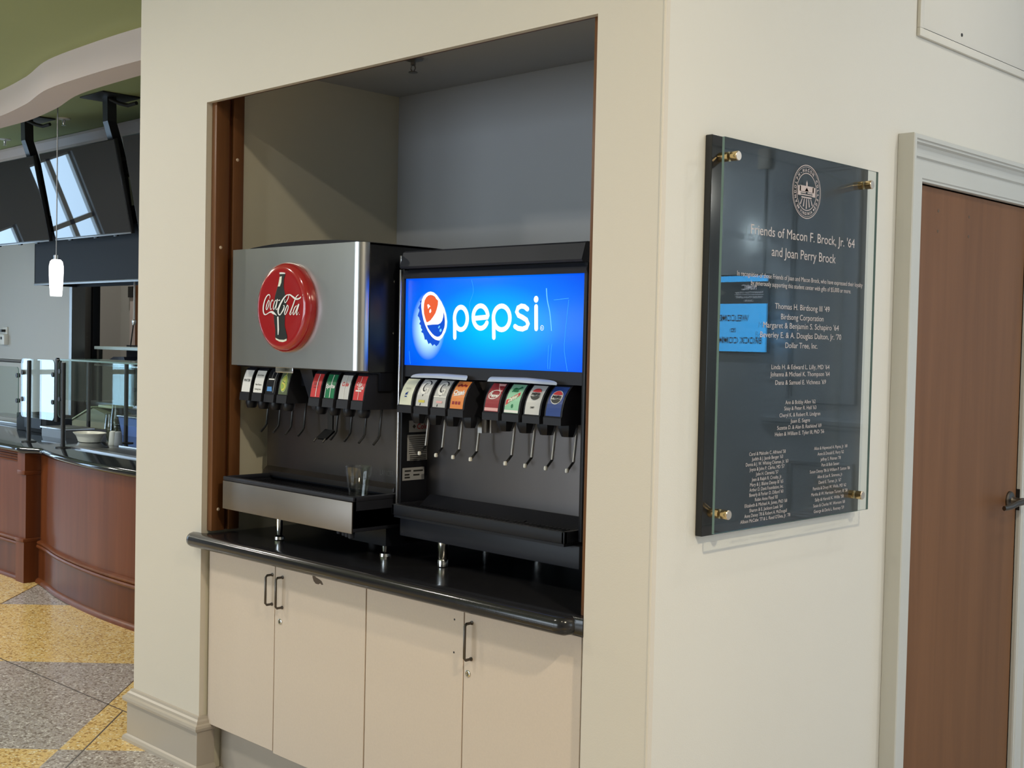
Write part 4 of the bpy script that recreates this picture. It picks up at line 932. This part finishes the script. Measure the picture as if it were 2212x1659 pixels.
# pilaster between them
pi = MB(); px_, py_ = -5.875, 1.02
pi.box(px_-.065, px_+.055, py_-.035, py_+.10, 0, .262); pi.box(px_-.070, px_+.060, py_-.042, py_+.10, .262, .285, .004)
pi.box(px_-.045, px_+.045, py_-.020, py_+.10, .285, .695); pi.box(px_-.058, px_+.052, py_-.034, py_+.10, .695, .722, .004); pi.box(px_-.060, px_+.050, py_-.030, py_+.10, .722, .832)
build(pi, 'pilaster', 'counter_wood', sc)
# soffit: S-curved fascia and ceilings
def ffas(x):
    P = [(-9.5, 1.13), (-6.6, 1.12), (-5.95, 1.035), (-5.40, .915), (-4.8, .885), (-4.24, .89), (-3.6, .93), (-2.6, 1.02)]
    for k, ((a, ya), (c, yc)) in enumerate(zip(P, P[1:])):
        if x <= c: break
    y0 = P[max(k-1, 0)][1]; y3 = P[min(k+2, 7)][1]; t = (x-a)/(c-a)
    return .5*(2*ya+(yc-y0)*t+(2*y0-5*ya+4*yc-y3)*t*t+(3*ya-y0-3*yc+y3)*t**3)
XF = [-9.5+6.9*i/70 for i in range(71)]
b = MB(); b.loft([[(x, ffas(x), HZC) for x in XF], [(x, ffas(x), 3.075) for x in XF], [(x, ffas(x)+.20, 3.075) for x in XF], [(x, ffas(x)+.20, 3.56) for x in XF]], 0, False)
struct(b, 'trim_10', 'fascia_paint', 'S-curved off-white fascia over the serving counter')
b = MB(); fr = [(x, ffas(x)+.01) for x in XF]
b.prism([(-13.2, -9.2), (.6, -9.2), (.6, 1.15), (-2.6, 1.15)]+fr[::-1]+[(-13.2, 1.14)], 'z', HZC, HZC+.12)
struct(b, 'ceiling', 'green_paint', 'green hall ceiling')
struct(MB().box(-13.2, -2.4, .9, 6.4, 3.56, 3.7), 'ceiling_serving', 'green_paint', 'green ceiling over the serving area')
WB = 3.2
struct(MB().box(-13.2, -9.775, WB, WB+.12, 0, 3.56), 'wall_back', 'grey_paint', 'pale grey wall behind the serving counter')
struct(MB().box(-9.775, -2.4, WB, WB+.12, 2.72, 3.56), 'wall_back_upper', 'grey_paint')
struct(MB().prism([(WB, 3.44), (WB-.03, 3.44), (WB-.03, 3.465), (WB-.07, 3.53), (WB-.07, 3.555), (WB, 3.555)], 'x', -13.2, -2.4), 'trim_11', 'fascia_paint', 'crown moulding along the serving area wall')
struct(MB().box(-9.83, -9.775, WB-.01, WB+.13, 0, 2.72), 'trim_12', 'dark_steel')
struct(MB().box(-13.4, -2.4, 5.4, 5.5, 0, 3.56), 'wall_kitchen', 'grey_paint', 'kitchen wall seen through the opening')
struct(MB().box(-12.62, -12.54, 5.33, 5.4, 0, 2.6), 'trim_13', 'fascia_paint'); dk = struct(MB().box(-12.50, -11.95, 5.34, 5.4, 0, 2.55), 'door_2', 'jamb_wood', 'brown door at the back of the kitchen')
build(MB().box(-12.62, -12.50, 5.30, 5.36, 2.08, 2.22), 'closer', 'black_metal', dk)
struct(MB().box(-11.93, -11.3, 5.33, 5.4, 0, 2.55), 'trim_14', 'blue_grey_paint')
fz = thing('tall_cabinet', 'tall black cabinet in the kitchen opening', 'cabinet', (-10.3, 3.9, 0))
build(MB().box(-10.47, -10.15, 3.6, 3.68, 0, 2.7, .005), 'body', 'black_plastic', fz)
build(MB().box(-10.46, -10.17, 3.585, 3.6, .1, 2.6, .004), 'door', 'black_metal', fz)
# exhaust hood
hd = thing('exhaust_hood', 'dark blue-grey exhaust hood hanging behind the televisions', 'hood', (-7.5, 3.0, 2.06))
b = MB(); hx0, hx1, hy0, hy1, z0, z1 = -9.64, -5.2, 2.75, 3.18, 2.06, 2.70
b.box(hx0, hx1, hy0, hy0+.012, z0, z1); b.box(hx0, hx1, hy1-.012, hy1, z0, z1); b.box(hx0, hx0+.012, hy0, hy1, z0, z1); b.box(hx1-.012, hx1, hy0, hy1, z0, z1); b.box(hx0, hx1, hy0, hy1, z1-.012, z1); b.box(hx0+.012, hx1-.012, hy0+.012, hy1-.012, z0+.12, z0+.132)
build(b, 'body', 'hood_metal', hd)
build(MB().box(hx0-.002, hx1, hy0-.004, hy0+.014, z0-.004, z0+.02, .003), 'lower_lip', 'dark_steel', hd)
# televisions on their ceiling posts
TV0 = Vector((-8.265, 2.562, 2.829)); TW, TH = 1.37, .78
tlab = ['wide black television tilted down, rightmost and half hidden by the front wall', 'black television in the middle of the row, mirroring a window', 'black television at the left edge of the hanging row']
RM = Matrix.Rotation(.0109, 3, 'Z') @ Matrix.Rotation(.2118, 3, 'X')
def tv(k):
    c = TV0+Vector((1.523*(1-k), 0, 0))
    t = thing('television', tlab[k], 'television', c, 'televisions hanging over the serving counter', RM)
    build(MB().box(-TW/2, TW/2, -.002, .030, -TH/2, TH/2, .004), 'housing', 'screen_edge', t, local=True)
    build(MB().box(-TW/2+.008, TW/2-.008, -.0045, -.001, -TH/2+.018, TH/2-.008, .0008, seg=1), 'screen', 'screen_black', t, local=True)
    build(MB().box(-TW/2+.004, TW/2-.004, -.006, .002, -TH/2, -TH/2+.014, .002), 'bottom_bezel', 'dark_steel', t, local=True)
    for x in (-.42, .05, .40): build(MB().box(x-.03, x+.03, .0, .02, -TH/2-.012, -TH/2, .003), 'bracket_foot', 'black_metal', t, local=True)
    return t
for k in range(3): tv(k)
for k, x in enumerate((-9.225, -7.66, -6.12)):
    m_ = thing('ceiling_mount', ['black ceiling post with a square plate, holding the left television', 'black ceiling post with a square plate, holding the middle television', 'black ceiling post with a square plate, holding the rightmost television'][k], 'mount', (x, 2.5, 3.56))
    b = MB(); b.box(x-.20, x+.20, 2.32, 2.66, 3.548, 3.56, .003); build(b, 'plate', 'black_metal', m_)
    b = MB(); b.loft([[(x+dx-.042, y-.04, z), (x+dx+.042, y-.04, z), (x+dx+.042, y+.04, z), (x+dx-.042, y+.04, z)] for dx, y, z in ((0, 2.48, 3.55), (-.03, 2.50, 3.36), (-.09, 2.58, 3.22), (-.17, 2.66, 3.10), (-.40, 2.88, 2.45))], 0, False, True); build(b, 'post', 'black_metal', m_)
    b = MB(); b.tube([(x+.05, 2.46, 3.53), (x+.14, 2.50, 3.49), (x+.22, 2.53, 3.47), (x+.32, 2.55, 3.48)], .016, 8); build(b, 'cable', 'rubber', m_)
    for j, dz in enumerate((2.99, 2.61)):
        b = MB(); yy = 2.642+(.0 if j == 0 else .085)
        for zz in (dz-.055, dz, dz+.055): b.box(x-.30, x+.34, yy, yy+.02, zz-.014, zz+.014)
        for q_ in range(9): b.box(x-.29+q_*.075, x-.25+q_*.075, yy, yy+.02, dz-.06, dz+.06)
        build(b, 'slotted_rail', 'black_metal', m_)
for k, (x, y) in enumerate(((-8.95, 2.70), (-10.6, 2.86))):
    s_ = thing('sprinkler_head', ['chrome sprinkler head on the green ceiling between the two television posts', 'chrome sprinkler head on the green ceiling at the left edge'][k], 'sprinkler', (x, y, 3.56))
    build(MB().lathe([(.06, 3.56), (.055, 3.552), (.02, 3.548)], (x, y, 0), n=18), 'escutcheon', 'white_plastic', s_)
    build(MB().lathe([(.016, 3.55), (.014, 3.52), (.006, 3.50), (.022, 3.495), (0, 3.494)], (x, y, 0), n=14), 'nozzle', 'chrome', s_)
# pendant
pd = thing('pendant_lamp', 'glowing white glass pendant hanging over the serving counter', 'lamp', (-6.30, 1.33, 1.85))
px, py = -6.135, 1.33
b = MB(); b.lathe([(0, 2.105), (.028, 2.101), (.040, 2.088), (.046, 2.060), (.047, 2.03), (.044, 1.94), (.038, 1.86), (.037, 1.855), (0, 1.855)], (px, py, 0), n=28); build(b, 'glass_shade', 'pendant_glow', pd)
build(MB().tube([(px, py, 2.10), (px, py, 3.56)], .004, 6), 'cord', 'dark_steel', pd); build(MB().lathe([(.018, 2.13), (.018, 2.10), (.0, 2.098)], (px, py, 0), n=14), 'cap', 'chrome', pd)
# wall outlet
wo = thing('wall_box', 'small beige wall box with two sockets on the grey wall', 'wall box', (-11.34, WB, 1.47))
build(MB().box(-11.42, -11.27, WB-.05, WB, 1.47, 1.58, .006), 'body', 'white_plastic', wo); build(MB().box(-11.40, -11.28, WB-.012, WB, 1.58, 1.66, .004), 'plate', 'white_plastic', wo)
for z in (1.54, 1.62): build(MB().box(-11.36, -11.32, WB-.052, WB-.01, z-.014, z+.014), 'socket', 'black_print', wo)
# sneeze guards
def guard(name, label, posts, panes, shelf=None, z_=1.43):
    t = thing(name, label, 'sneeze guard', (posts[0][0], posts[0][1], CZ), 'glass sneeze guards on the counter')
    for x, y in posts:
        b = MB(); b.lathe([(.050, CZ), (.050, CZ+.006), (.014, CZ+.010), (.014, z_-.01), (0, z_-.008)], (x, y, 0), n=16); build(b, 'post', 'black_metal', t)
    for (xa, ya, xb, yb, za, zb) in panes:
        b = MB(); d = Vector((xb-xa, yb-ya)).normalized(); nn = Vector((d.y, -d.x))*.006
        def rr(u, v): return None
        L = math.hypot(xb-xa, yb-ya); r = .03; o_ = []
        for (cu, cv, a0) in ((r, r, 180), (L-r, r, 270), (L-r, zb-za-r, 0), (r, zb-za-r, 90)):
            for k in range(5): a = R(a0+90*k/4); o_.append((cu+r*math.cos(a), cv+r*math.sin(a)))
        F1 = [(xa+d.x*u+nn.x, ya+d.y*u+nn.y, za+v) for u, v in o_]; F0 = [(xa+d.x*u, ya+d.y*u, za+v) for u, v in o_]; n = len(o_)
        b.add(F0+F1, [list(range(n))[::-1], list(range(n, 2*n))], 0); b.add(F0+F1, [(i, (i+1) % n, n+(i+1) % n, n+i) for i in range(n)], 1)
        g_ = build(b, 'glass_pane', ['pane', 'glass_edge'], t)
        for u in (.02, L-.02):
            for v in (.12, .30): build(MB().lathe([(.016, -.010), (.016, .012)], (xa+d.x*u, ya+d.y*u-.0, za+v), 'y', 12), 'clip', 'black_metal', g_)
    if shelf:
        b = MB(); b.box(*shelf, z_, z_+.010); b.m = [0, 0, 1, 1, 1, 1]; build(b, 'glass_shelf', ['pane', 'glass_edge'], t)
    return t
gA = guard('sneeze_guard', 'short glass sneeze guard mirroring a bright window', [(-6.168, 1.165)], [(-6.36, 1.20, -5.86, 1.20, 1.035, 1.430)])
build(MB().box(-5.855, -5.815, 1.195, 1.225, 1.03, 1.435, .003), 'frame_bar', 'black_metal', gA)
gB = guard('sneeze_guard', 'long curved-counter glass sneeze guard with a glass top shelf', [(-5.643, 1.155), (-4.0, 1.15)], [(-5.805, 1.20, -3.40, 1.28, 1.060, 1.430)], (-5.80, -3.40, 1.205, 1.50), 1.43)
gC = guard('sneeze_guard', 'rear glass sneeze guard on two black posts behind the cups', [(-6.72, 1.86), (-5.76, 1.65)], [(-7.3, 1.88, -6.05, 1.88, 1.10, 1.40)])
gD = guard('sneeze_guard', 'left glass sneeze guard with a bent black top rail', [(-7.6, 1.35)], [(-8.6, 1.35, -6.75, 1.35, 1.00, 1.36)])
build(MB().tube([(-8.6, 1.36, 1.40), (-6.72, 1.36, 1.40)], .012, 8), 'top_rail', 'black_metal', gD)
# things on the counter
def dish(x, y, z):
    b = MB(); rr = [(.075, 0), (.085, .004), (.098, .035), (.104, .046), (.122, .060), (.124, .064), (.118, .065), (.100, .050), (.080, .010), (0, .008)]
    rows = [[(x+r*1.15*math.cos(R(a*10)), y+r*.8*math.sin(R(a*10)), z+h) for a in range(36)] for r, h in rr]
    b.loft(rows, 0, True, True); b.poly(rows[0]); return tag(build(b, 'oval_dish', 'white_ceramic'), 'white oval serving dish on the granite counter', 'dish')
dish(-5.975, 1.50, CZ)
def shaker(x, y, m_, lab):
    t = thing('shaker', lab, 'shaker', (x, y, CZ), 'pair of shakers on the counter')
    build(MB().lathe([(.026, CZ), (.0275, CZ+.004), (.022, CZ+.075)], (x, y, 0), n=18), 'body', m_, t)
    build(MB().lathe([(.022, CZ+.075), (.021, CZ+.086), (.014, CZ+.092), (0, CZ+.093)], (x, y, 0), n=18), 'cap', m_, t)
shaker(-5.700, 1.525, 'white_plastic', 'white shaker standing beside the grey shaker'); shaker(-5.645, 1.535, 'sticker_grey', 'grey shaker standing beside the white shaker')
def big_cup(x, y, z, r0, r1, h, lab, grp='stacked clear cups on the counter'): return cup('plastic_cup', x, y, z, r0, r1, h, lab, 'cup', grp, True)
for k in range(4): big_cup(-6.52, 1.99, CZ+.030*k, .040, .055, .13, ['lowest clear cup of the tall upturned stack', 'second clear cup from the bottom of the tall stack', 'third clear cup from the bottom of the tall stack', 'topmost clear cup of the tall upturned stack'][k])
for k in range(2): big_cup(-6.70, 2.03, CZ+.030*k, .038, .050, .11, ['lower clear cup of the short stack left of the tall one', 'upper clear cup of the short stack left of the tall one'][k])
rg = thing('order_terminal', 'olive slope-topped order terminal on the counter', 'terminal', (-7.15, 2.1, CZ))
b = MB(); b.prism([(-7.44, CZ), (-6.86, CZ), (-6.86, CZ+.125), (-7.05, CZ+.16), (-7.44, CZ+.03)], 'y', 2.06, 2.28); build(b, 'housing', 'olive_plastic', rg)
b = MB(); b.prism([(-7.44, CZ+.033), (-7.06, CZ+.165), (-7.06, CZ+.175), (-7.44, CZ+.043)], 'y', 2.05, 2.29); build(b, 'lid', 'pale_green', rg); build(MB().box(-7.05, -6.80, 2.10, 2.26, CZ+.165, CZ+.185, .004), 'tray', 'pale_green', rg)
bt = thing('blue_tub', 'blue plastic tub on the counter at the wall corner', 'tub', (-6.25, 2.05, CZ))
b = MB(); b.loft([[(-6.40, 1.96, CZ), (-6.05, 1.96, CZ), (-6.05, 2.14, CZ), (-6.40, 2.14, CZ)], [(-6.42, 1.94, CZ+.135), (-6.03, 1.94, CZ+.135), (-6.03, 2.16, CZ+.135), (-6.42, 2.16, CZ+.135)]], 0, False, True); b.poly([(-6.40, 1.96, CZ), (-6.05, 1.96, CZ), (-6.05, 2.14, CZ), (-6.40, 2.14, CZ)]); build(b, 'tub', 'blue_plastic', bt)
build(MB().box(-6.43, -6.02, 1.93, 2.17, CZ+.135, CZ+.145, .004), 'rim', 'aluminium', bt)
rl = thing('tray_rail', 'steel drop-in well with a bright front rail in the granite top', 'food well', (-5.2, 1.2, CZ))
build(MB().prism([(-5.60, 1.185), (-3.3, 1.12), (-3.3, 1.175), (-5.60, 1.235)], 'z', CZ, CZ+.012), 'front_rail', 'aluminium', rl)
build(MB().prism([(-5.50, 1.245), (-3.5, 1.19), (-3.9, 1.46), (-5.45, 1.46)], 'z', CZ, CZ+.003), 'well_cover', 'dark_steel', rl); build(MB().box(-5.50, -4.2, 1.462, 1.474, CZ, CZ+.014, .003), 'back_rail', 'aluminium', rl)
bx = thing('counter_scanner', 'black counter unit behind the left post', 'counter unit', (-6.9, 1.62, CZ))
build(MB().box(-7.25, -6.75, 1.55, 1.75, CZ, CZ+.13, .006), 'housing', 'hood_metal', bx); build(MB().box(-7.10, -6.82, 1.545, 1.55, CZ+.03, CZ+.11), 'front_plate', 'black_plastic', bx)
for k, (x0, x1, y, z, lb_) in enumerate(((-6.62, -6.25, 1.46, .945, 'folded steel pan on the counter left of the dish'), (-8.6, -7.5, 1.7, .90, 'steel pan rack at the left edge of the counter'))):
    t = thing('steel_pan', lb_, 'pan', ((x0+x1)/2, y, CZ))
    build(MB().box(x0, x1, y, y+.30, CZ, z-.012), 'body', 'dark_steel', t); build(MB().box(x0-.01, x1+.01, y-.01, y+.21, z-.012, z, .003), 'rim', 'aluminium', t)
# kitchen line behind
kb = thing('prep_table', 'dark steel prep table with shelves behind the serving counter', 'table', (-8.3, 3.6, 0))
build(MB().box(-9.76, -6.0, 3.34, 3.95, 0, .90, .01), 'base', 'hood_metal', kb); build(MB().box(-9.76, -6.0, 3.33, 3.97, .90, .94, .004), 'top', 'dark_steel', kb)
build(MB().box(-9.72, -6.0, 3.40, 3.75, 1.455, 1.485, .003), 'upper_shelf', 'teal_edge', kb); build(MB().box(-9.72, -6.0, 3.40, 3.75, 1.29, 1.305, .003), 'lower_shelf', 'aluminium', kb); build(MB().box(-9.74, -6.0, 3.76, 3.78, .94, 1.50), 'back_panel', 'hood_metal', kb)
for x in (-9.70, -8.62): build(MB().box(x, x+.04, 3.42, 3.46, .94, 1.46), 'upright', 'dark_steel', kb)
for k, (x0, x1) in enumerate(((-9.62, -9.15), (-9.10, -8.70))):
    t = thing('sheet_pan', ['dark sheet pan on the kitchen shelf, left one', 'dark sheet pan on the kitchen shelf, right one'][k], 'pan', ((x0+x1)/2, 3.55, 1.305), 'sheet pans on the kitchen shelf')
    build(MB().box(x0, x1, 3.42, 3.72, 1.305, 1.33+.02*k, .004), 'pan', 'dark_steel', t); build(MB().prism([(x0+.05, 1.33), (x1-.02, 1.33), (x1-.06, 1.39), (x0+.2, 1.385)], 'y', 3.45, 3.6), 'cover', 'dark_plastic', t)
# spray hose hanging from the hood
hs = thing('hose_drop', 'thin steel rod with a black cord hanging under the hood', 'hose', (-7.99, 2.9, 1.50))
build(MB().tube([(-7.99, 2.9, 2.178), (-7.99, 2.9, 1.74)], .009, 8), 'rod', 'aluminium', hs); build(MB().tube([(-7.99, 2.9, 1.75), (-8.0, 2.9, 1.70), (-8.05, 2.9, 1.50)], .006, 8), 'cord', 'rubber', hs); build(MB().lathe([(.016, 1.735), (.019, 1.72), (.010, 1.69)], (-7.99, 2.9, 0), n=12), 'coupling', 'chrome', hs)
# ================================================================== THE REST OF THE ROOM (seen in the glass, and lighting it)
YO = 6.5
struct(MB().box(-.2, 6.6, YO, YO+.15, 0, 3.45), 'wall_opposite', 'blue_grey_paint', 'panelled wall at the far end of the corridor')
def frame_mould(n, x0, x1, z0, z1):
    b = MB()
    for wd, d in ((.045, .014), (.022, .026)):
        for (a0, a1, c0, c1) in ((x0, x1, z0, z0+wd), (x0, x1, z1-wd, z1), (x0, x0+wd, z0+wd, z1-wd), (x1-wd, x1, z0+wd, z1-wd)): b.box(a0, a1, YO-d, YO, c0, c1, .003)
    struct(b, n, 'blue_grey_paint')
frame_mould('trim_15', 3.15, 3.79, 1.17, 3.1); frame_mould('trim_16', 3.15, 3.77, .22, .70)
frame_mould('trim_17', 2.1, 2.9, 1.17, 3.1); frame_mould('trim_18', 2.1, 2.9, .22, .70)
struct(MB().prism([(YO, .955), (YO-.02, .955), (YO-.035, .975), (YO-.035, .985), (YO-.06, 1.0), (YO-.065, 1.03), (YO-.05, 1.045), (YO-.02, 1.05), (YO, 1.055)], 'x', .0, 4.0), 'trim_19', 'blue_grey_paint', 'chair rail of the far corridor wall')
sg = thing('display_screen', 'blue welcome display hanging on the far corridor wall, seen mirrored in the plaque', 'display', (4.31, YO-.04, 1.572))
s0, s1, sz0, sz1 = 3.975, 4.645, 1.575, 2.222
build(MB().box(s0-.012, s1+.012, YO-.045, YO-.001, sz0-.012, sz1+.012, .004), 'housing', 'black_plastic', sg)
b = MB(); f = lambda off: (lambda u, v: (u, YO-.0455-off, v))
def quad(u0, u1, v0, v1, m, off=0): b.add([f(off)(u0, v0), f(off)(u1, v0), f(off)(u1, v1), f(off)(u0, v1)], [(0, 1, 2, 3)], m)
quad(s0, s1, sz0, 1.985, 0); quad(s0, s1, 1.985, 2.172, 1); quad(s0, s1, 2.172, sz1, 0)
for t_, z, h, w_ in (('WELCOME', 1.862, .055, .31), ('to', 1.765, .05, .055), ('BROCK COMMONS', 1.672, .055, .58)):
    text(b, t_, f(.001), 4.31, z, h, w_, 2, 3, .02)
text(b, 'RMC', f(.001), 4.16, 2.125, .045, .14, 3, 3, .01); text(b, 'Randolph-Macon College', f(.001), 4.16, 2.082, .018, .27, 3, 2); quad(4.02, 4.30, 2.060, 2.063, 3, .001)
text(b, 'STUDENT ENGAGEMENT', f(.001), 4.16, 2.040, .018, .27, 3, 2); text(b, 'CENTER', f(.001), 4.16, 2.010, .016, .09, 3, 2); fill(b, [(4.40, 2.08), (4.50, 2.14), (4.50, 2.11), (4.45, 2.08), (4.50, 2.05), (4.50, 2.02)], f(.001), 4)
build(b, 'display', ['sign_blue', 'sign_dark', 'sign_text', 'sign_white', 'dark_steel'], sg, recalc=False)
cr = thing('cable_raceway', 'white cable raceway with an outlet box above the display', 'raceway', (4.055, YO, 2.24))
build(MB().box(4.04, 4.07, YO-.02, YO, 2.24, 3.12, .003), 'raceway', 'blue_grey_paint', cr); build(MB().box(4.0, 4.11, YO-.045, YO, 3.12, 3.29, .006), 'outlet_box', 'white_plastic', cr)
# corridor and hall shell
struct(MB().box(.6, 6.6, -9.2, YO+.15, 3.45, 3.6), 'ceiling_corridor', 'white_ceiling'); struct(MB().box(-.16, .6, .02, YO, 3.45, 3.6), 'ceiling_corridor_edge', 'white_ceiling'); struct(MB().box(.58, .6, -9.2, 1.15, HZC, 3.45), 'trim_20', 'white_ceiling')
struct(MB().box(-.0, .6, 1.13, 1.15, HZC, 3.45), 'trim_21', 'white_ceiling')
def window_wall(n, wn, axis, pos, thick, a0, a1, z1, wins, m_):
    """wall with openings; each opening gets a frame with mullions"""
    b = MB(); B = (lambda u0, u1, v0, v1, p0=0, p1=None: b.box(pos, pos+thick, u0, u1, v0, v1) if axis == 'x' else b.box(u0, u1, pos, pos+thick, v0, v1))
    u = a0
    for (w0, w1, q0, q1, nm) in sorted(wins): B(u, w0, 0, z1); B(w0, w1, 0, q0); B(w0, w1, q1, z1); u = w1
    B(u, a1, 0, z1); struct(b, n, m_)
    for k, (w0, w1, q0, q1, nm) in enumerate(sorted(wins)):
        b = MB(); c = pos+thick/2; d = .035
        B2 = (lambda u0, u1, v0, v1: b.box(c-d, c+d, u0, u1, v0, v1) if axis == 'x' else b.box(u0, u1, c-d, c+d, v0, v1))
        for t in range(nm+1): x = w0+(w1-w0)*t/nm; B2(x-.03, x+.03, q0, q1)
        for t in range(4): z = q0+(q1-q0)*t/3; B2(w0, w1, z-.03, z+.03)
        struct(b, 'window_%d' % (wn+k), 'white_plastic')
window_wall('wall_far_left', 1, 'x', -13.2, .2, -9.2, 6.4, 3.56, [(-2.27, -1.55, .3, 2.75, 2), (.02, .66, .4, 2.9, 2), (1.10, 1.9, .5, 2.3, 2)], 'room_paint')
window_wall('wall_south', 4, 'y', -9.2, .2, -13.2, 6.6, 3.45, [(-7.2, -4.2, .4, 3.0, 4), (-3.8, -.8, .4, 3.0, 4)], 'room_paint')
window_wall('wall_east', 6, 'x', 6.45, .15, -9.2, 6.65, 3.45, [(-.6, 3.6, .5, 3.0, 5)], 'paint_side')  # unseen glazing added as the source of the plaque wall's daylight
# unseen ceiling downlights, several added only to brighten dark places
for k, (x, y, z, p, c) in enumerate(LAMPS):
    t = thing('downlight', 'unseen round recessed ceiling downlight', 'downlight', (x, y, z), 'round ceiling downlights')
    build(MB().lathe([(.085, z-.001), (.085, z-.007), (.07, z-.009), (.066, z-.004)], (x, y, 0), n=24), 'trim_ring', 'white_plastic', t)
    build(MB().lathe([(0, z-.002), (.066, z-.002)], (x, y, 0), n=24), 'lens', 'lamp_glow', t, recalc=False)
    l = bpy.data.lights.new('downlight_lamp', 'AREA'); l.shape = 'DISK'; l.size = .13; l.energy = p; l.color = c; l.spread = R(178)
    o = bpy.data.objects.new('downlight_lamp', l); link(o); o.location = (x, y, z-.02)
l = bpy.data.lights.new('pendant_bulb', 'POINT'); l.energy = 6; l.color = (1, .95, .88); l.shadow_soft_size = .08
o = bpy.data.objects.new('pendant_bulb', l); link(o); o.location = (-6.135, 1.33, 1.80)
